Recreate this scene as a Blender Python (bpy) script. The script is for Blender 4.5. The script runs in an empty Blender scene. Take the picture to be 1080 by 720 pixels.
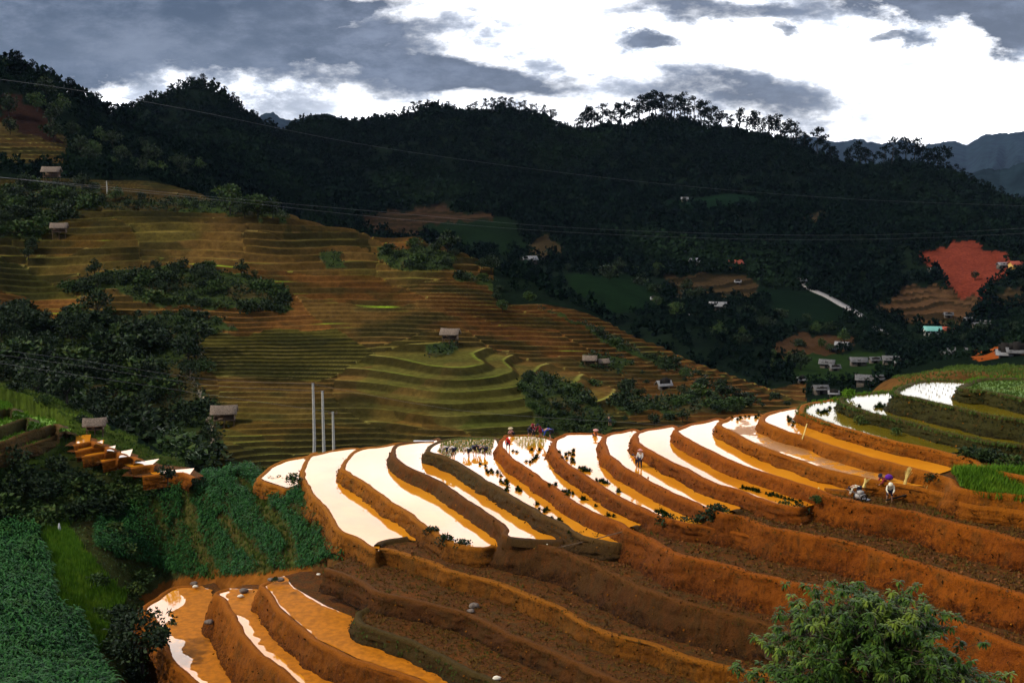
import bpy, math, random
import numpy as np
from math import radians as R
from mathutils import Vector
from mathutils.geometry import tessellate_polygon
rng = np.random.default_rng(7); random.seed(7)
scn = bpy.context.scene
COL = scn.collection

# ---------------------------------------------------------------- camera, sky, sun, exposure
FPX, CX, CY, PITCH = 1158.0, 540.0, 360.0, R(8.35)
cam = bpy.data.objects.new("camera", bpy.data.cameras.new("camera")); COL.objects.link(cam)
cam.data.sensor_width = 36.0; cam.data.lens = 36.0 * FPX / 1080.0
cam.data.clip_start = 0.5; cam.data.clip_end = 30000
cam.location = (0, 0, 0); cam.rotation_euler = (math.pi / 2 - PITCH, 0, 0)
scn.camera = cam
cp, sp_ = math.cos(PITCH), math.sin(PITCH)

def ray(px, py):
    """a direction in the place, scaled so that its horizontal length is 1"""
    a = (np.asarray(px, float) - CX) / FPX; b = (CY - np.asarray(py, float)) / FPX
    x = a; y = cp + b * sp_; z = -sp_ + b * cp
    h = np.sqrt(x * x + y * y)
    return x / h, y / h, z / h
def at_level(px, py, H):
    x, y, z = ray(px, py); t = -H / z
    return np.stack([x * t, y * t], -1)
def at_range(px, py, D):
    x, y, z = ray(px, py)
    return np.stack([x * D, y * D, z * D], -1)
def to_px(x, y, z):
    d = y * cp - z * sp_; d = np.maximum(d, 1e-3)
    return CX + FPX * x / d, CY - FPX * (y * sp_ + z * cp) / d

SUN_EL, SUN_AZ = R(44), R(-112)      # azimuth from +Y, clockwise: behind the camera's left shoulder
w = bpy.data.worlds.new("World"); scn.world = w; w.use_nodes = True
nt = w.node_tree; nt.nodes.clear()
class NT:
    def __init__(s, nt): s.nt = nt
    def n(s, t, **k):
        o = s.nt.nodes.new(t)
        for a, b in k.items(): setattr(o, a, b)
        return o
    def put(s, sock, v):
        if isinstance(v, bpy.types.NodeSocket): s.nt.links.new(v, sock)
        elif v is not None:
            if isinstance(v, (tuple, list)) and len(v) == 3 and sock.type == 'RGBA': v = (*v, 1)
            sock.default_value = v
    def m(s, op, a, b=None, c=None, clamp=False):
        o = s.n('ShaderNodeMath', operation=op, use_clamp=clamp)
        for i, v in enumerate((a, b, c)):
            if v is not None: s.put(o.inputs[i], v)
        return o.outputs[0]
    def noise(s, vec, scale, detail=4, rough=.55, out=0, dist=0):
        o = s.n('ShaderNodeTexNoise'); s.put(o.inputs['Vector'], vec)
        o.inputs['Scale'].default_value = scale; o.inputs['Detail'].default_value = detail
        o.inputs['Roughness'].default_value = rough; o.inputs['Distortion'].default_value = dist
        return o.outputs[out]
    def ramp(s, f, lo, hi, a=0., b=1., smooth=True):
        o = s.n('ShaderNodeMapRange', interpolation_type='SMOOTHSTEP' if smooth else 'LINEAR')
        for i, v in enumerate((f, lo, hi, a, b)): s.put(o.inputs[i], v)
        return o.outputs[0]
    def mix(s, f, a, b, mode='MIX'):
        o = s.n('ShaderNodeMix', data_type='RGBA', blend_type=mode)
        s.put(o.inputs[0], f); s.put(o.inputs[6], a); s.put(o.inputs[7], b)
        return o.outputs[2]
    def xyz(s, v):
        o = s.n('ShaderNodeSeparateXYZ'); s.put(o.inputs[0], v); return o.outputs
    def vec(s, x, y, z):
        o = s.n('ShaderNodeCombineXYZ'); s.put(o.inputs[0], x); s.put(o.inputs[1], y); s.put(o.inputs[2], z); return o.outputs[0]
W = NT(nt)
tc = W.n('ShaderNodeTexCoord')
D = W.xyz(tc.outputs['Generated'])
yy = W.m('MAXIMUM', D[1], .05)
u0 = W.m('DIVIDE', D[0], yy); v0 = W.m('DIVIDE', D[2], yy)
pv = W.vec(u0, W.m('MULTIPLY', v0, 2.2), 0.)
nz = W.n('ShaderNodeTexNoise'); W.put(nz.inputs['Vector'], pv); nz.inputs['Scale'].default_value = 7; nz.inputs['Detail'].default_value = 7; nz.inputs['Roughness'].default_value = .62
nc = W.xyz(nz.outputs['Color'])
u1 = W.m('ADD', u0, W.m('MULTIPLY', W.m('SUBTRACT', nc[0], .5), .17))
v1 = W.m('ADD', v0, W.m('MULTIPLY', W.m('SUBTRACT', nc[1], .5), .085))
CLOUDS = [(150,28,300,50,1.0,4),(60,66,150,34,.95,0),(310,78,150,22,.75,10),(480,80,140,25,.9,5),(230,4,200,20,1.,0),
          (680,40,34,9,.8,0),(490,25,20,5,.5,0),(1000,4,150,24,1.,8),(1062,34,46,26,1.,10),(760,2,120,13,.75,0),(770,98,120,26,.8,3),
          (850,128,110,17,.5,8),(950,43,26,7,.75,0),(600,118,110,14,.35,0),(300,112,60,16,.35,0),(1045,60,8,8,.4,0),(835,24,14,7,.7,0),
          (1020,142,60,10,.3,0),(920,150,120,12,.45,0),(420,12,50,12,.35,0),(900,70,40,60,.14,0),(560,60,50,20,.25,0),(20,115,80,16,.45,5)]
dens = None; halo = None
for (cx, cy, a, b, s, rot) in CLOUDS:
    x, y, z = ray(cx, cy); uc, vc = float(x / y), float(z / y)
    du = W.m('SUBTRACT', u1, uc); dv = W.m('SUBTRACT', v1, vc)
    c, sn = math.cos(R(-rot)), math.sin(R(-rot))
    e1 = W.m('MULTIPLY', W.m('ADD', W.m('MULTIPLY', du, c), W.m('MULTIPLY', dv, sn)), FPX / a)
    e2 = W.m('MULTIPLY', W.m('SUBTRACT', W.m('MULTIPLY', dv, c), W.m('MULTIPLY', du, sn)), FPX / b)
    r2 = W.m('ADD', W.m('MULTIPLY', e1, e1), W.m('MULTIPLY', e2, e2))
    k = W.ramp(r2, .1, 2.1, s * 1.3, 0.)
    dens = k if dens is None else W.m('MAXIMUM', dens, k)
    q = W.ramp(r2, .6, 5.5, min(1, s), 0.)
    halo = q if halo is None else W.m('MAXIMUM', halo, q)
n2 = W.noise(pv, 13, 8, .66); n3 = W.noise(pv, 3.2, 6, .6)
dens = W.m('ADD', dens, W.m('MULTIPLY', W.m('SUBTRACT', n2, .5), W.m('ADD', W.m('MULTIPLY', dens, .8), .25)), clamp=True)
dark = W.mix(W.ramp(u0, -.35, .1), (.036, .052, .092), (.085, .092, .125))
dark = W.mix(W.ramp(n2, .40, .72), dark, (.20, .23, .31))
dark = W.mix(W.ramp(n3, .45, .75), dark, (.15, .175, .235))
SKY_WHITE = 3.8
# the open white band ahead thins into a grey overcast higher up and behind the viewer
el = D[2]
veil = W.ramp(el, .42, .62)
veil2 = W.ramp(D[1], .25, -.05)
veil = W.m('MAXIMUM', veil, veil2)
lit = W.mix(W.m('MULTIPLY', W.ramp(n2, .35, .8), W.ramp(el, .2, .1)), (SKY_WHITE * 1.0, SKY_WHITE * 1.0, SKY_WHITE * 1.02), (SKY_WHITE * .62, SKY_WHITE * .64, SKY_WHITE * .7))
lit = W.mix(W.m('MULTIPLY', W.ramp(el, .15, .2), W.ramp(n3, .62, .40)), lit, (2.6, 2.55, 2.45))
lit = W.mix(W.m('MULTIPLY', W.m('MULTIPLY', W.ramp(n3, .5, .68), W.ramp(n2, .35, .6)), W.ramp(el, .165, .10)), lit, (.74, .79, .90))
lit = W.mix(W.m('MULTIPLY', halo, W.m('MULTIPLY', W.ramp(n2, .36, .62), W.ramp(el, .19, .13))), lit, (.48, .53, .64))
c1 = W.mix(dens, lit, dark)
over = W.mix(W.ramp(n3, .3, .7), (.26, .29, .36), (.46, .49, .56))
c2 = W.mix(veil, c1, over)
bgc = W.n('ShaderNodeBackground'); W.put(bgc.inputs[0], c2); bgc.inputs[1].default_value = 1.0
sky = W.n('ShaderNodeTexSky', sky_type='NISHITA'); sky.sun_disc = False
sky.sun_elevation = SUN_EL; sky.sun_rotation = SUN_AZ
bgs = W.n('ShaderNodeBackground'); W.put(bgs.inputs[0], sky.outputs[0]); bgs.inputs[1].default_value = .08
mx = W.n('ShaderNodeMixShader'); mx.inputs[0].default_value = .86
nt.links.new(bgs.outputs[0], mx.inputs[1]); nt.links.new(bgc.outputs[0], mx.inputs[2])
out = W.n('ShaderNodeOutputWorld'); nt.links.new(mx.outputs[0], out.inputs[0])

sun = bpy.data.objects.new("sun", bpy.data.lights.new("sun", 'SUN')); COL.objects.link(sun)
sun.data.energy = 2.6; sun.data.angle = R(3); sun.data.color = (1, .90, .74)
sd = Vector((math.sin(SUN_AZ) * math.cos(SUN_EL), math.cos(SUN_AZ) * math.cos(SUN_EL), math.sin(SUN_EL)))
sun.rotation_euler = sd.to_track_quat('Z', 'Y').to_euler()
vs = scn.view_settings; vs.view_transform = 'Standard'; vs.look = 'None'; vs.exposure = 0.3; vs.gamma = 1
scn.cycles.max_bounces = 5; scn.cycles.diffuse_bounces = 2; scn.cycles.glossy_bounces = 3; scn.cycles.transparent_max_bounces = 4
scn.cycles.volume_bounces = 0
HAZE = .000016

# ---------------------------------------------------------------- helpers
def hash2(ix, iy, s):
    h = (ix.astype(np.int64) * 374761393 + iy.astype(np.int64) * 668265263 + s * 974634777) & 0x7fffffff
    h = ((h ^ (h >> 13)) * 1274126177) & 0x7fffffff
    return ((h ^ (h >> 16)) & 0xffff) / 65535.0
def vnoise(x, y, s=0):
    ix = np.floor(x); iy = np.floor(y); fx = x - ix; fy = y - iy
    fx = fx * fx * (3 - 2 * fx); fy = fy * fy * (3 - 2 * fy)
    a = hash2(ix, iy, s); b = hash2(ix + 1, iy, s); c = hash2(ix, iy + 1, s); d = hash2(ix + 1, iy + 1, s)
    return (a * (1 - fx) + b * fx) * (1 - fy) + (c * (1 - fx) + d * fx) * fy
def fbm(x, y, s=0, o=4):
    x = np.asarray(x, float); y = np.asarray(y, float)
    r = 0; a = .5; t = 0
    for i in range(o):
        r = r + a * vnoise(x, y, s + i * 17); t += a; a *= .5; x = x * 2.03 + 5.1; y = y * 2.03 + 1.7
    return r / t
def sstep(a, b, x):
    t = np.clip((x - a) / (b - a), 0, 1); return t * t * (3 - 2 * t)
def inpoly(X, Y, P):
    P = np.asarray(P, float); X = np.asarray(X, float); Y = np.asarray(Y, float)
    res = np.zeros(X.shape, bool)
    bb = (X >= P[:, 0].min()) & (X <= P[:, 0].max()) & (Y >= P[:, 1].min()) & (Y <= P[:, 1].max())
    xs, ys = X[bb], Y[bb]; r = np.zeros(xs.shape, bool)
    n = len(P)
    for i in range(n):
        x1, y1 = P[i]; x2, y2 = P[(i + 1) % n]
        if y1 == y2: continue
        c = ((y1 > ys) != (y2 > ys)) & (xs < (x2 - x1) * (ys - y1) / (y2 - y1) + x1)
        r ^= c
    res[bb] = r
    return res
def mesh_obj(name, V, F, mat=None, parent=None, smooth=False, link=True, col=None):
    """V n x 3, F m x k (one k) or a list of such arrays"""
    me = bpy.data.meshes.new(name)
    V = np.asarray(V, np.float32); Fs = F if isinstance(F, list) else [F]
    Fs = [np.asarray(f, np.int32) for f in Fs if len(f)]
    nl = sum(f.size for f in Fs); npo = sum(len(f) for f in Fs)
    me.vertices.add(len(V)); me.vertices.foreach_set('co', V.ravel())
    me.loops.add(nl); me.loops.foreach_set('vertex_index', np.concatenate([f.ravel() for f in Fs]))
    st = []; o = 0
    for f in Fs:
        st.append(np.arange(len(f)) * f.shape[1] + o); o += f.size
    me.polygons.add(npo); me.polygons.foreach_set('loop_start', np.concatenate(st).astype(np.int32))
    me.update(calc_edges=True)
    if smooth: me.polygons.foreach_set('use_smooth', np.ones(npo, bool))
    if col is not None:
        ca = me.color_attributes.new('Col', 'FLOAT_COLOR', 'POINT')
        c4 = np.ones((len(V), 4), np.float32); c4[:, :3] = col; ca.data.foreach_set('color', c4.ravel())
    if mat: me.materials.append(mat)
    if not link: return me
    o = bpy.data.objects.new(name, me); COL.objects.link(o)
    if parent: o.parent = parent
    return o
def tag(o, label=None, cat=None, group=None, kind=None):
    if label: o['label'] = label
    if cat: o['category'] = cat
    if group: o['group'] = group
    if kind: o['kind'] = kind
    return o
def empty(name, loc=(0, 0, 0), rz=0, sc=1):
    o = bpy.data.objects.new(name, None); COL.objects.link(o); o.location = loc; o.rotation_euler = (0, 0, rz); o.scale = (sc,) * 3
    o.empty_display_size = .3
    return o
def copy_tree(o, parent=None):
    c = o.copy(); COL.objects.link(c)
    if parent: c.parent = parent
    for ch in list(o.children): copy_tree(ch, c)
    return c
def catmull(P, step=.4, closed=False):
    P = np.asarray(P, float)
    Q = [P[0] * 2 - P[1]] + list(P) + [P[-1] * 2 - P[-2]]
    out = []
    for i in range(1, len(Q) - 2):
        p0, p1, p2, p3 = Q[i - 1:i + 3]
        d = np.linalg.norm(p2 - p1); n = max(1, int(round(d / step)))
        # centripetal parametrisation
        t01 = max(np.linalg.norm(p1 - p0), 1e-6) ** .5; t12 = max(d, 1e-6) ** .5; t23 = max(np.linalg.norm(p3 - p2), 1e-6) ** .5
        m1 = (p2 - p1) + t12 * ((p1 - p0) / t01 - (p2 - p0) / (t01 + t12))
        m2 = (p2 - p1) + t12 * ((p3 - p2) / t23 - (p3 - p1) / (t12 + t23))
        for k in range(n):
            t = k / n
            out.append((2 * t ** 3 - 3 * t ** 2 + 1) * p1 + (t ** 3 - 2 * t ** 2 + t) * m1 + (-2 * t ** 3 + 3 * t ** 2) * p2 + (t ** 3 - t ** 2) * m2)
    out.append(P[-1])
    return np.array(out)

# ---------------------------------------------------------------- materials
def new_mat(name):
    m = bpy.data.materials.new(name); m.use_nodes = True
    t = NT(m.node_tree); b = m.node_tree.nodes['Principled BSDF']
    return m, t, b
def bump(t, b, h, strength=.5, dist=.1):
    o = t.n('ShaderNodeBump'); o.inputs['Strength'].default_value = strength; o.inputs['Distance'].default_value = dist
    t.put(o.inputs['Height'], h); t.put(b.inputs['Normal'], o.outputs[0])
def simple(name, c, rough=.8, var=.25, scale=8, spec=.3):
    m, t, b = new_mat(name)
    g = t.n('ShaderNodeNewGeometry').outputs['Position']
    n = t.noise(g, scale, 4)
    c1 = tuple(x * (1 - var) for x in c); c2 = tuple(min(1, x * (1 + var)) for x in c)
    t.put(b.inputs['Base Color'], t.mix(t.ramp(n, .3, .7), c1, c2))
    b.inputs['Roughness'].default_value = rough; b.inputs['Specular IOR Level'].default_value = spec
    bump(t, b, n, .3, .02)
    return m
def leaf_mat(name, c1, c2, c3=None, rough=.5, spec=.35, clump=.0, cs=.6):
    """each leaf its own tint, some clumps yellower than others"""
    m, t, b = new_mat(name)
    g = t.n('ShaderNodeNewGeometry')
    f = g.outputs['Random Per Island']
    n = t.noise(g.outputs['Position'], cs, 3)
    col = t.mix(f, c1, c2)
    if c3: col = t.mix(t.ramp(n, .5, .72), col, c3)
    t.put(b.inputs['Base Color'], col)
    b.inputs['Roughness'].default_value = max(rough, .6); b.inputs['Specular IOR Level'].default_value = spec * .3
    return m
def bank_mat(name, c_low, c_high, moss, moss_amt, seed=0, rough=.9):
    m, t, b = new_mat(name)
    g = t.n('ShaderNodeNewGeometry').outputs['Position']
    mp = t.n('ShaderNodeMapping'); t.put(mp.inputs[0], g); mp.inputs['Location'].default_value = (seed * 3.1, seed, 0); mp.inputs['Scale'].default_value = (1, 1, .33)
    streak = t.noise(mp.outputs[0], 3.2, 6, .7)
    big = t.noise(mp.outputs[0], .32, 4, .55)
    fine = t.noise(g, 11, 5, .75)
    col = t.mix(t.ramp(big, .3, .7), c_low, c_high)
    col = t.mix(t.m('MULTIPLY', t.ramp(streak, .42, .66), .75), col, tuple(x * .3 for x in c_low))
    grass = t.m('MULTIPLY', t.ramp(t.noise(mp.outputs[0], .8, 6, .65), .62 - .3 * moss_amt, .72 - .3 * moss_amt), t.ramp(fine, .3, .6, .35, 1.))
    col = t.mix(t.m('MULTIPLY', grass, min(1, moss_amt + .25)), col, moss)
    col = t.mix(t.ramp(fine, .25, .8, .0, .38), col, tuple(min(1, x * 1.9) for x in c_high))
    # a patch of browner soil in the middle of the dry terraces
    dv = t.n('ShaderNodeVectorMath', operation='DISTANCE'); t.put(dv.inputs[0], g); dv.inputs[1].default_value = (0, 76, -31)
    pf = t.m('MULTIPLY', t.ramp(dv.outputs['Value'], 12, 27, 1., 0.), .45)
    col = t.mix(pf, col, t.mix(fine, (.030, .012, .004), (.10, .036, .007)))
    vc = t.xyz(t.n('ShaderNodeVertexColor', layer_name='Col').outputs[0]); lip = vc[0]
    # the lower face is rough, root-matted and slumped; the upper face was cut fresh
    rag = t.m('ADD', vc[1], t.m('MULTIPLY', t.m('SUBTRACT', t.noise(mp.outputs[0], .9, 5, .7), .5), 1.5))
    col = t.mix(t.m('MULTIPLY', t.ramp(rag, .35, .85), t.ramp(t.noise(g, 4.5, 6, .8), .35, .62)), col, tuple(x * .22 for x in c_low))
    col = t.mix(t.m('MULTIPLY', lip, t.ramp(fine, .2, .6, .25, .75)), col, tuple(min(1, x * 1.35) for x in c_high))
    t.put(b.inputs['Base Color'], col)
    b.inputs['Roughness'].default_value = rough; b.inputs['Specular IOR Level'].default_value = .12
    bump(t, b, t.m('ADD', t.m('MULTIPLY', fine, .6), streak), 1., .3)
    return m
def water_mat(name, c, c2, ior=1.45, patches=0.0):
    m, t, b = new_mat(name)
    g = t.n('ShaderNodeNewGeometry').outputs['Position']
    n = t.noise(g, .22, 5, .6)
    col = t.mix(t.ramp(n, .35, .7), c, c2)
    b.inputs['IOR'].default_value = ior
    b.inputs['Specular IOR Level'].default_value = .5
    if patches > 0:      # mud banks that stand just proud of the water
        pn = t.noise(g, .45, 7, .68)
        f = t.ramp(pn, 1 - patches - .02, 1 - patches + .03)
        mud = t.mix(t.noise(g, 5, 5, .7), (.18, .062, .006), (.46, .19, .022))
        col = t.mix(f, col, mud)
        t.put(b.inputs['Roughness'], t.ramp(f, 0, 1, .05, .62))
        bump(t, b, t.m('MULTIPLY', f, t.noise(g, 7, 5, .8)), .6, .08)
    else:
        b.inputs['Roughness'].default_value = .05
        bump(t, b, t.noise(g, 1.3, 3, .5), .05, .02)
    t.put(b.inputs['Base Color'], col)
    return m
def dry_mat(name):
    m, t, b = new_mat(name)
    g = t.n('ShaderNodeNewGeometry').outputs['Position']
    n1 = t.noise(g, .6, 5, .6); n2 = t.noise(g, 6, 6, .75); n3 = t.noise(g, 1.6, 5, .7)
    col = t.mix(t.ramp(n2, .3, .72), (.045, .015, .004), (.20, .070, .012))
    col = t.mix(t.m('MULTIPLY', t.ramp(n3, .46, .62), .6), col, (.065, .050, .015))
    col = t.mix(t.m('MULTIPLY', t.ramp(n1, .5, .7), .6), col, (.20, .060, .006))
    t.put(b.inputs['Base Color'], col); b.inputs['Roughness'].default_value = .95; b.inputs['Specular IOR Level'].default_value = .1
    bump(t, b, n2, 1., .3)
    return m
def ground_mat(name):
    m, t, b = new_mat(name)
    a = t.n('ShaderNodeVertexColor', layer_name='Col').outputs[0]
    g = t.n('ShaderNodeNewGeometry').outputs['Position']
    n1 = t.noise(g, .9, 6, .7); n2 = t.noise(g, .09, 5, .6)
    k = t.m('MULTIPLY', t.ramp(n1, .25, .75, .55, 1.5, False), t.ramp(n2, .3, .7, .8, 1.2, False))
    kk = t.vec(k, k, k)
    t.put(b.inputs['Base Color'], t.mix(1., a, kk, 'MULTIPLY'))
    b.inputs['Roughness'].default_value = .95; b.inputs['Specular IOR Level'].default_value = 0
    bump(t, b, n1, .7, .35)
    return m
_OLD = [14.85, 15.8, 17.4, 18.25, 19.1, 20.0, 20.97, 21.95, 23.0, 24.1, 25.2, 26.4, 27.64, 28.94, 30.3, 31.95, 33.45, 34.75, 36.8, 40.2, 42]
_NEW = [16.5, 17.45, 18.9, 19.66, 20.45, 21.27, 22.12, 23.01, 23.93, 24.89, 25.89, 26.93, 28.01, 29.13, 30.3, 31.5, 32.75, 33.9, 35.8, 39.0, 40.8]
def NH(H): return float(np.interp(H, _OLD, _NEW))      # depth below the eye of a spot between two terraces
# ---------------------------------------------------------------- terraces of the near spur: rims at (px, py) on their level
# name -> (depth of the terrace below the eye, depth its bank reaches down to, rim, own back edge)
RIMS = {
 's15': (16.5, 17.75, [(1012,407),(1016,410),(1026,411),(1039,411.5),(1060,416),(1080,421),(1130,432),(1160,440)], [(1018,404),(1033,399),(1080,398),(1160,398),(1330,398)]),
 's14': (17.45, 19.2, [(955,405),(946,409),(943,414),(952,417),(964,419),(985,424),(1014,430.5),(1037,436),(1080,442.5),(1130,452),(1160,458)], [(960,403.5),(985,401),(1018,402)]),
 's13': (18.9, 19.96, [(893,417),(886,420),(887,424),(902,430),(912,433),(939,440),(960,445),(989,453.5),(1018,460),(1047,466),(1080,470),(1130,480),(1160,486)], [(897,416),(943,412.5)]),
 's12': (19.66, 20.75, [(855,424),(846,428),(844,434),(860,441),(881,448.5),(912,457.5),(943,465),(985,474),(1010,480),(1024,484),(1036,492),(1080,502),(1130,513),(1160,520)], [(860,423.5),(885,420)]),
 's11': (20.45, 22.42, [(812,434),(802,438),(803,443),(810,447),(827,454),(842,458),(860,464),(881,471),(902,477.5),(943,489),(985,499.5),(1000,504),(1008,513),(1030,518),(1060,521),(1130,531),(1160,537)], [(817,433),(842,429)]),
 's10': (21.27, 22.42, [(765,441),(757,445),(761,450),(775,457.5),(790,465),(802,470.5),(827,480),(850,488),(881,497),(922,506),(952,511.5),(985,518),(1005,524),(1015,530),(1040,534),(1080,539),(1160,555)], [(780,437),(803,436.5)]),
 's9': (22.12, 24.23, [(720,449),(711,453),(714,457.5),(728,465.5),(743,473),(758,481),(775,487.5),(793,494),(817,502),(842,510.5),(863,517),(880,524),(917,532),(960,539),(992,547),(1021,554),(1044,560),(1080,570),(1130,585),(1160,594)], [(727,447),(740,444),(757,441)]),
 's8': (23.01, 24.23, [(680,452),(669,456),(668,463),(676,470),(686,476),(702,484),(717,492),(733,500.5),(758,510.5),(783,519),(807,528),(823,532),(842,535),(853,533),(864,531),(880,534),(917,541),(960,549),(1021,565),(1080,582),(1160,608)], [(690,451),(710,448)]),
 's7': (23.93, 26.19, [(646,455),(637,459),(634,466),(638,477),(648,485.5),(660,495),(677,504),(693,513),(710,521),(727,528),(750,537.5),(765,541.5),(780,544),(808,555),(833,559.5),(880,569),(926,581),(973,595),(1021,610),(1080,628),(1130,645),(1160,655)], [(653,455),(670,452.5)]),
 's6': (24.89, 26.19, [(592,459),(584,463),(582,468),(585,477),(595,488),(610,498.5),(630,511),(640,518),(660,528.5),(677,536),(693,543),(710,548.5),(727,552),(740,554),(760,557),(780,562),(808,569),(880,583),(973,608),(1080,642),(1160,670)], [(598,457),(633,457)]),
 's5': (25.89, 28.31, [(532,460),(526,464),(526,470),(535,481),(550,492),(567,503.5),(587,517),(602,528.5),(627,541),(650,551),(661,557),(671,562),(683,567.5),(700,577),(718,585),(733,588),(767,597),(793,605),(817,609),(842,615),(867,618.5),(920,632),(979,647),(1027,663),(1080,683),(1130,702),(1160,714)], [(533,459),(570,459)]),
 's4': (26.93, 28.31, [(465,464),(453,469),(450,475),(460,479),(482,488.5),(503,502),(523,513.5),(547,528),(570,541.5),(590,551.5),(603,560),(615,566),(633,570),(650,572.5),(664,573),(683,580),(718,597),(767,610),(842,628),(920,646),(1027,678),(1160,735)], [(480,462),(522,461.5)]),
 's3': (28.01, 30.6, [(424,466.5),(415,470),(413,476),(417,484),(427,491.5),(440,497.5),(462,508),(487,525),(512,542),(524,551),(530,557),(531,563),(540,568),(578,576.5),(607,587),(627,596),(647,605),(667,614.5),(690,624),(725,636),(758,645),(793,653.5),(825,665),(870,681),(930,702),(1000,727),(1080,760),(1160,795)], [(453,464),(462,461.5)]),
 's2': (29.13, 30.6, [(385,471.5),(376,474),(367,480),(361,488),(361,494),(367,500),(380,507.5),(398,520),(410,528.5),(427,540),(440,548.5),(450,557),(460,563.5),(475,571.5),(493,576.5),(510,578),(522,576),(536,577),(578,588),(627,611),(690,641),(793,672),(870,700),(1000,748),(1160,825)], [(400,470.5),(424,466.5)]),
 's1': (30.3, 32.3, [(334,476.5),(326,480),(319,492),(317,503),(321,511),(330,523),(340,535),(348,547),(357,559),(370,565),(386,574),(396,580),(400,579),(412,580),(430,585),(455,593),(473,602),(497,607),(518,613),(547,623),(575,635),(594,643.5),(622,661),(653,672),(683,679),(720,692),(745,698),(775,705),(807,713),(860,729),(950,760),(1060,802),(1160,850)], [(330,479),(353,474),(377,472)]),
 's0': (31.5, 32.8, [(325,480),(302,484),(288,489.5),(277,498.5),(272,504.5),(277,508),(290,512),(302,516),(311,514.5),(322,520)], [])
}
ORDER = ['s15','s14','s13','s12','s11','s10','s9','s8','s7','s6','s5','s4','s3','s2','s1']
LEV, DROP, RIMW, BACKW, RIMB = {}, {}, {}, {}, {}
WET = {'s9': 866, 's8': 850, 's7': 775, 's6': 735, 's5': 665, 's4': 655, 's3': 531, 's2': 515, 's1': 397}   # where each strip stops being flooded
for k, (H, Hd, rim, back) in RIMS.items():
    LEV[k] = -H; DROP[k] = -Hd
    RIMB[k] = np.array([.2 if p[0] <= WET.get(k, 2000) else .06 for p in rim])
    RIMW[k] = at_level([p[0] for p in rim], [p[1] for p in rim], H - RIMB[k])
    if k != 's0':      # the terraces run on beyond the right edge of the picture
        e = RIMW[k][-1] - RIMW[k][-3]; e[1] = np.clip(e[1] / e[0], -.35, .1) * e[0]; e /= np.linalg.norm(e)
        RIMW[k] = np.concatenate([RIMW[k], [RIMW[k][-1] + e * 12, RIMW[k][-1] + e * 26]]); RIMB[k] = np.append(RIMB[k], [.06, .06])
    if back: BACKW[k] = at_level([p[0] for p in back], [p[1] for p in back], H - .15)
full = {}; POLY = {}
prev = None
for k in ORDER:
    b = BACKW[k]
    if prev is not None:
        pb = prev[(prev[:, 0] > b[-1, 0] + .6)] + np.array([0, .12])
        pb = pb.copy(); pb[:, 1] = np.maximum(pb[:, 1], b[-1, 1] * .0 + pb[:, 1])
        b = np.concatenate([b, pb])
    full[k] = b; prev = b
    r = RIMW[k]
    POLY[k] = np.concatenate([catmull(r, 1.0), [[r[-1, 0], b[-1, 1] + .5]], b[::-1]])
POLY['s0'] = np.concatenate([catmull(RIMW['s0'], .6), at_level([340,345,338,333],[535,510,485,478], 31.5)])
# the lower terraces run as ribbons below the cake
def ribbon(name, H, Hd, rim, inner):
    LEV[name] = -H; DROP[name] = -Hd
    RIMW[name] = at_level([p[0] for p in rim], [p[1] for p in rim], H - .2)
    I = at_level([p[0] for p in inner], [p[1] for p in inner], H - .2)
    POLY[name] = np.concatenate([catmull(RIMW[name], .8), I[::-1]])
ribbon('t1', 31.5, 33.1, [(343,598.5),(368,608),(385,617),(398,624),(438,632),(460,638),(483,644),(517,658),(545,672),(580,687),(620,705),(650,718),(720,748),(830,790),(1000,860),(1160,940)],
       [(352,592),(374,584),(396,577),(450,585),(518,600),(600,640),(690,680),(860,725),(1060,790),(1160,830)])
ribbon('t2', 32.75, 34.2, [(385,640),(376,645),(376,652),(382,659),(400,665),(427,675),(440,680),(462,690),(483,702),(515,716),(570,742),(680,790),(850,870),(1000,960)],
       [(392,628),(420,628),(460,634),(517,650),(620,695),(720,735),(830,775),(1040,870)])
ribbon('t3', 33.9, 36.1, [(283,612),(274,617),(279,622),(286,632),(292,641),(300,648.5),(318,663),(332,676),(353,686),(377,697.5),(407,707.5),(435,716),(500,745),(600,800),(700,870)],
       [(296,606),(318,600),(344,600),(372,622),(382,640),(392,656),(440,670),(483,690),(570,725),(680,770),(760,850)])
ribbon('t4', 35.8, 39.3, [(240,619),(229,622),(226,626),(234,631),(239,642),(249,659),(262,680),(279,695),(296,707),(313,723),(360,765),(420,830)],
       [(258,614),(272,614),(290,622),(300,640),(335,668),(380,688),(435,705),(500,760)])
ribbon('t5', 39.0, 40.8, [(208,616),(190,617),(178,620),(163,630),(149,640),(158,648),(166,662),(171,678),(176,693),(187,705),(200,717),(225,742),(270,790)],
       [(226,612),(238,625),(246,640),(268,672),(300,697),(330,740)])
# the small terraces of the next spur on the left
def small(name, H, Hd, rim, inner): ribbon(name, H, Hd, rim, inner)
small('l6', 32.8, 34.2, [(203,503),(196,499),(190,497.5),(180,498),(160,500),(150,501)], [(215,500),(200,491),(170,488),(140,490),(128,500)])
small('l5', 32.1, 33.2, [(163,490),(158,489.5),(150,490.5),(138,493)], [(172,489),(160,484),(140,484),(128,492)])
small('l4', 31.5, 32.6, [(143,484),(138,481),(122,483),(107,486)], [(146,478),(132,474),(112,478),(100,486)])
small('l3', 30.9, 32.0, [(126,479),(121,476),(104,478),(86,481)], [(128,474),(118,470),(98,472),(78,480)])
small('l2', 30.4, 31.5, [(113,473),(109,470),(95,472),(79,475)], [(116,467),(105,465),(90,466),(70,474)])
small('l1', 29.9, 31.0, [(100,467),(96,464.5),(88,466),(77,468.5)], [(103,461),(94,459),(82,460),(68,468)])
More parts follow.
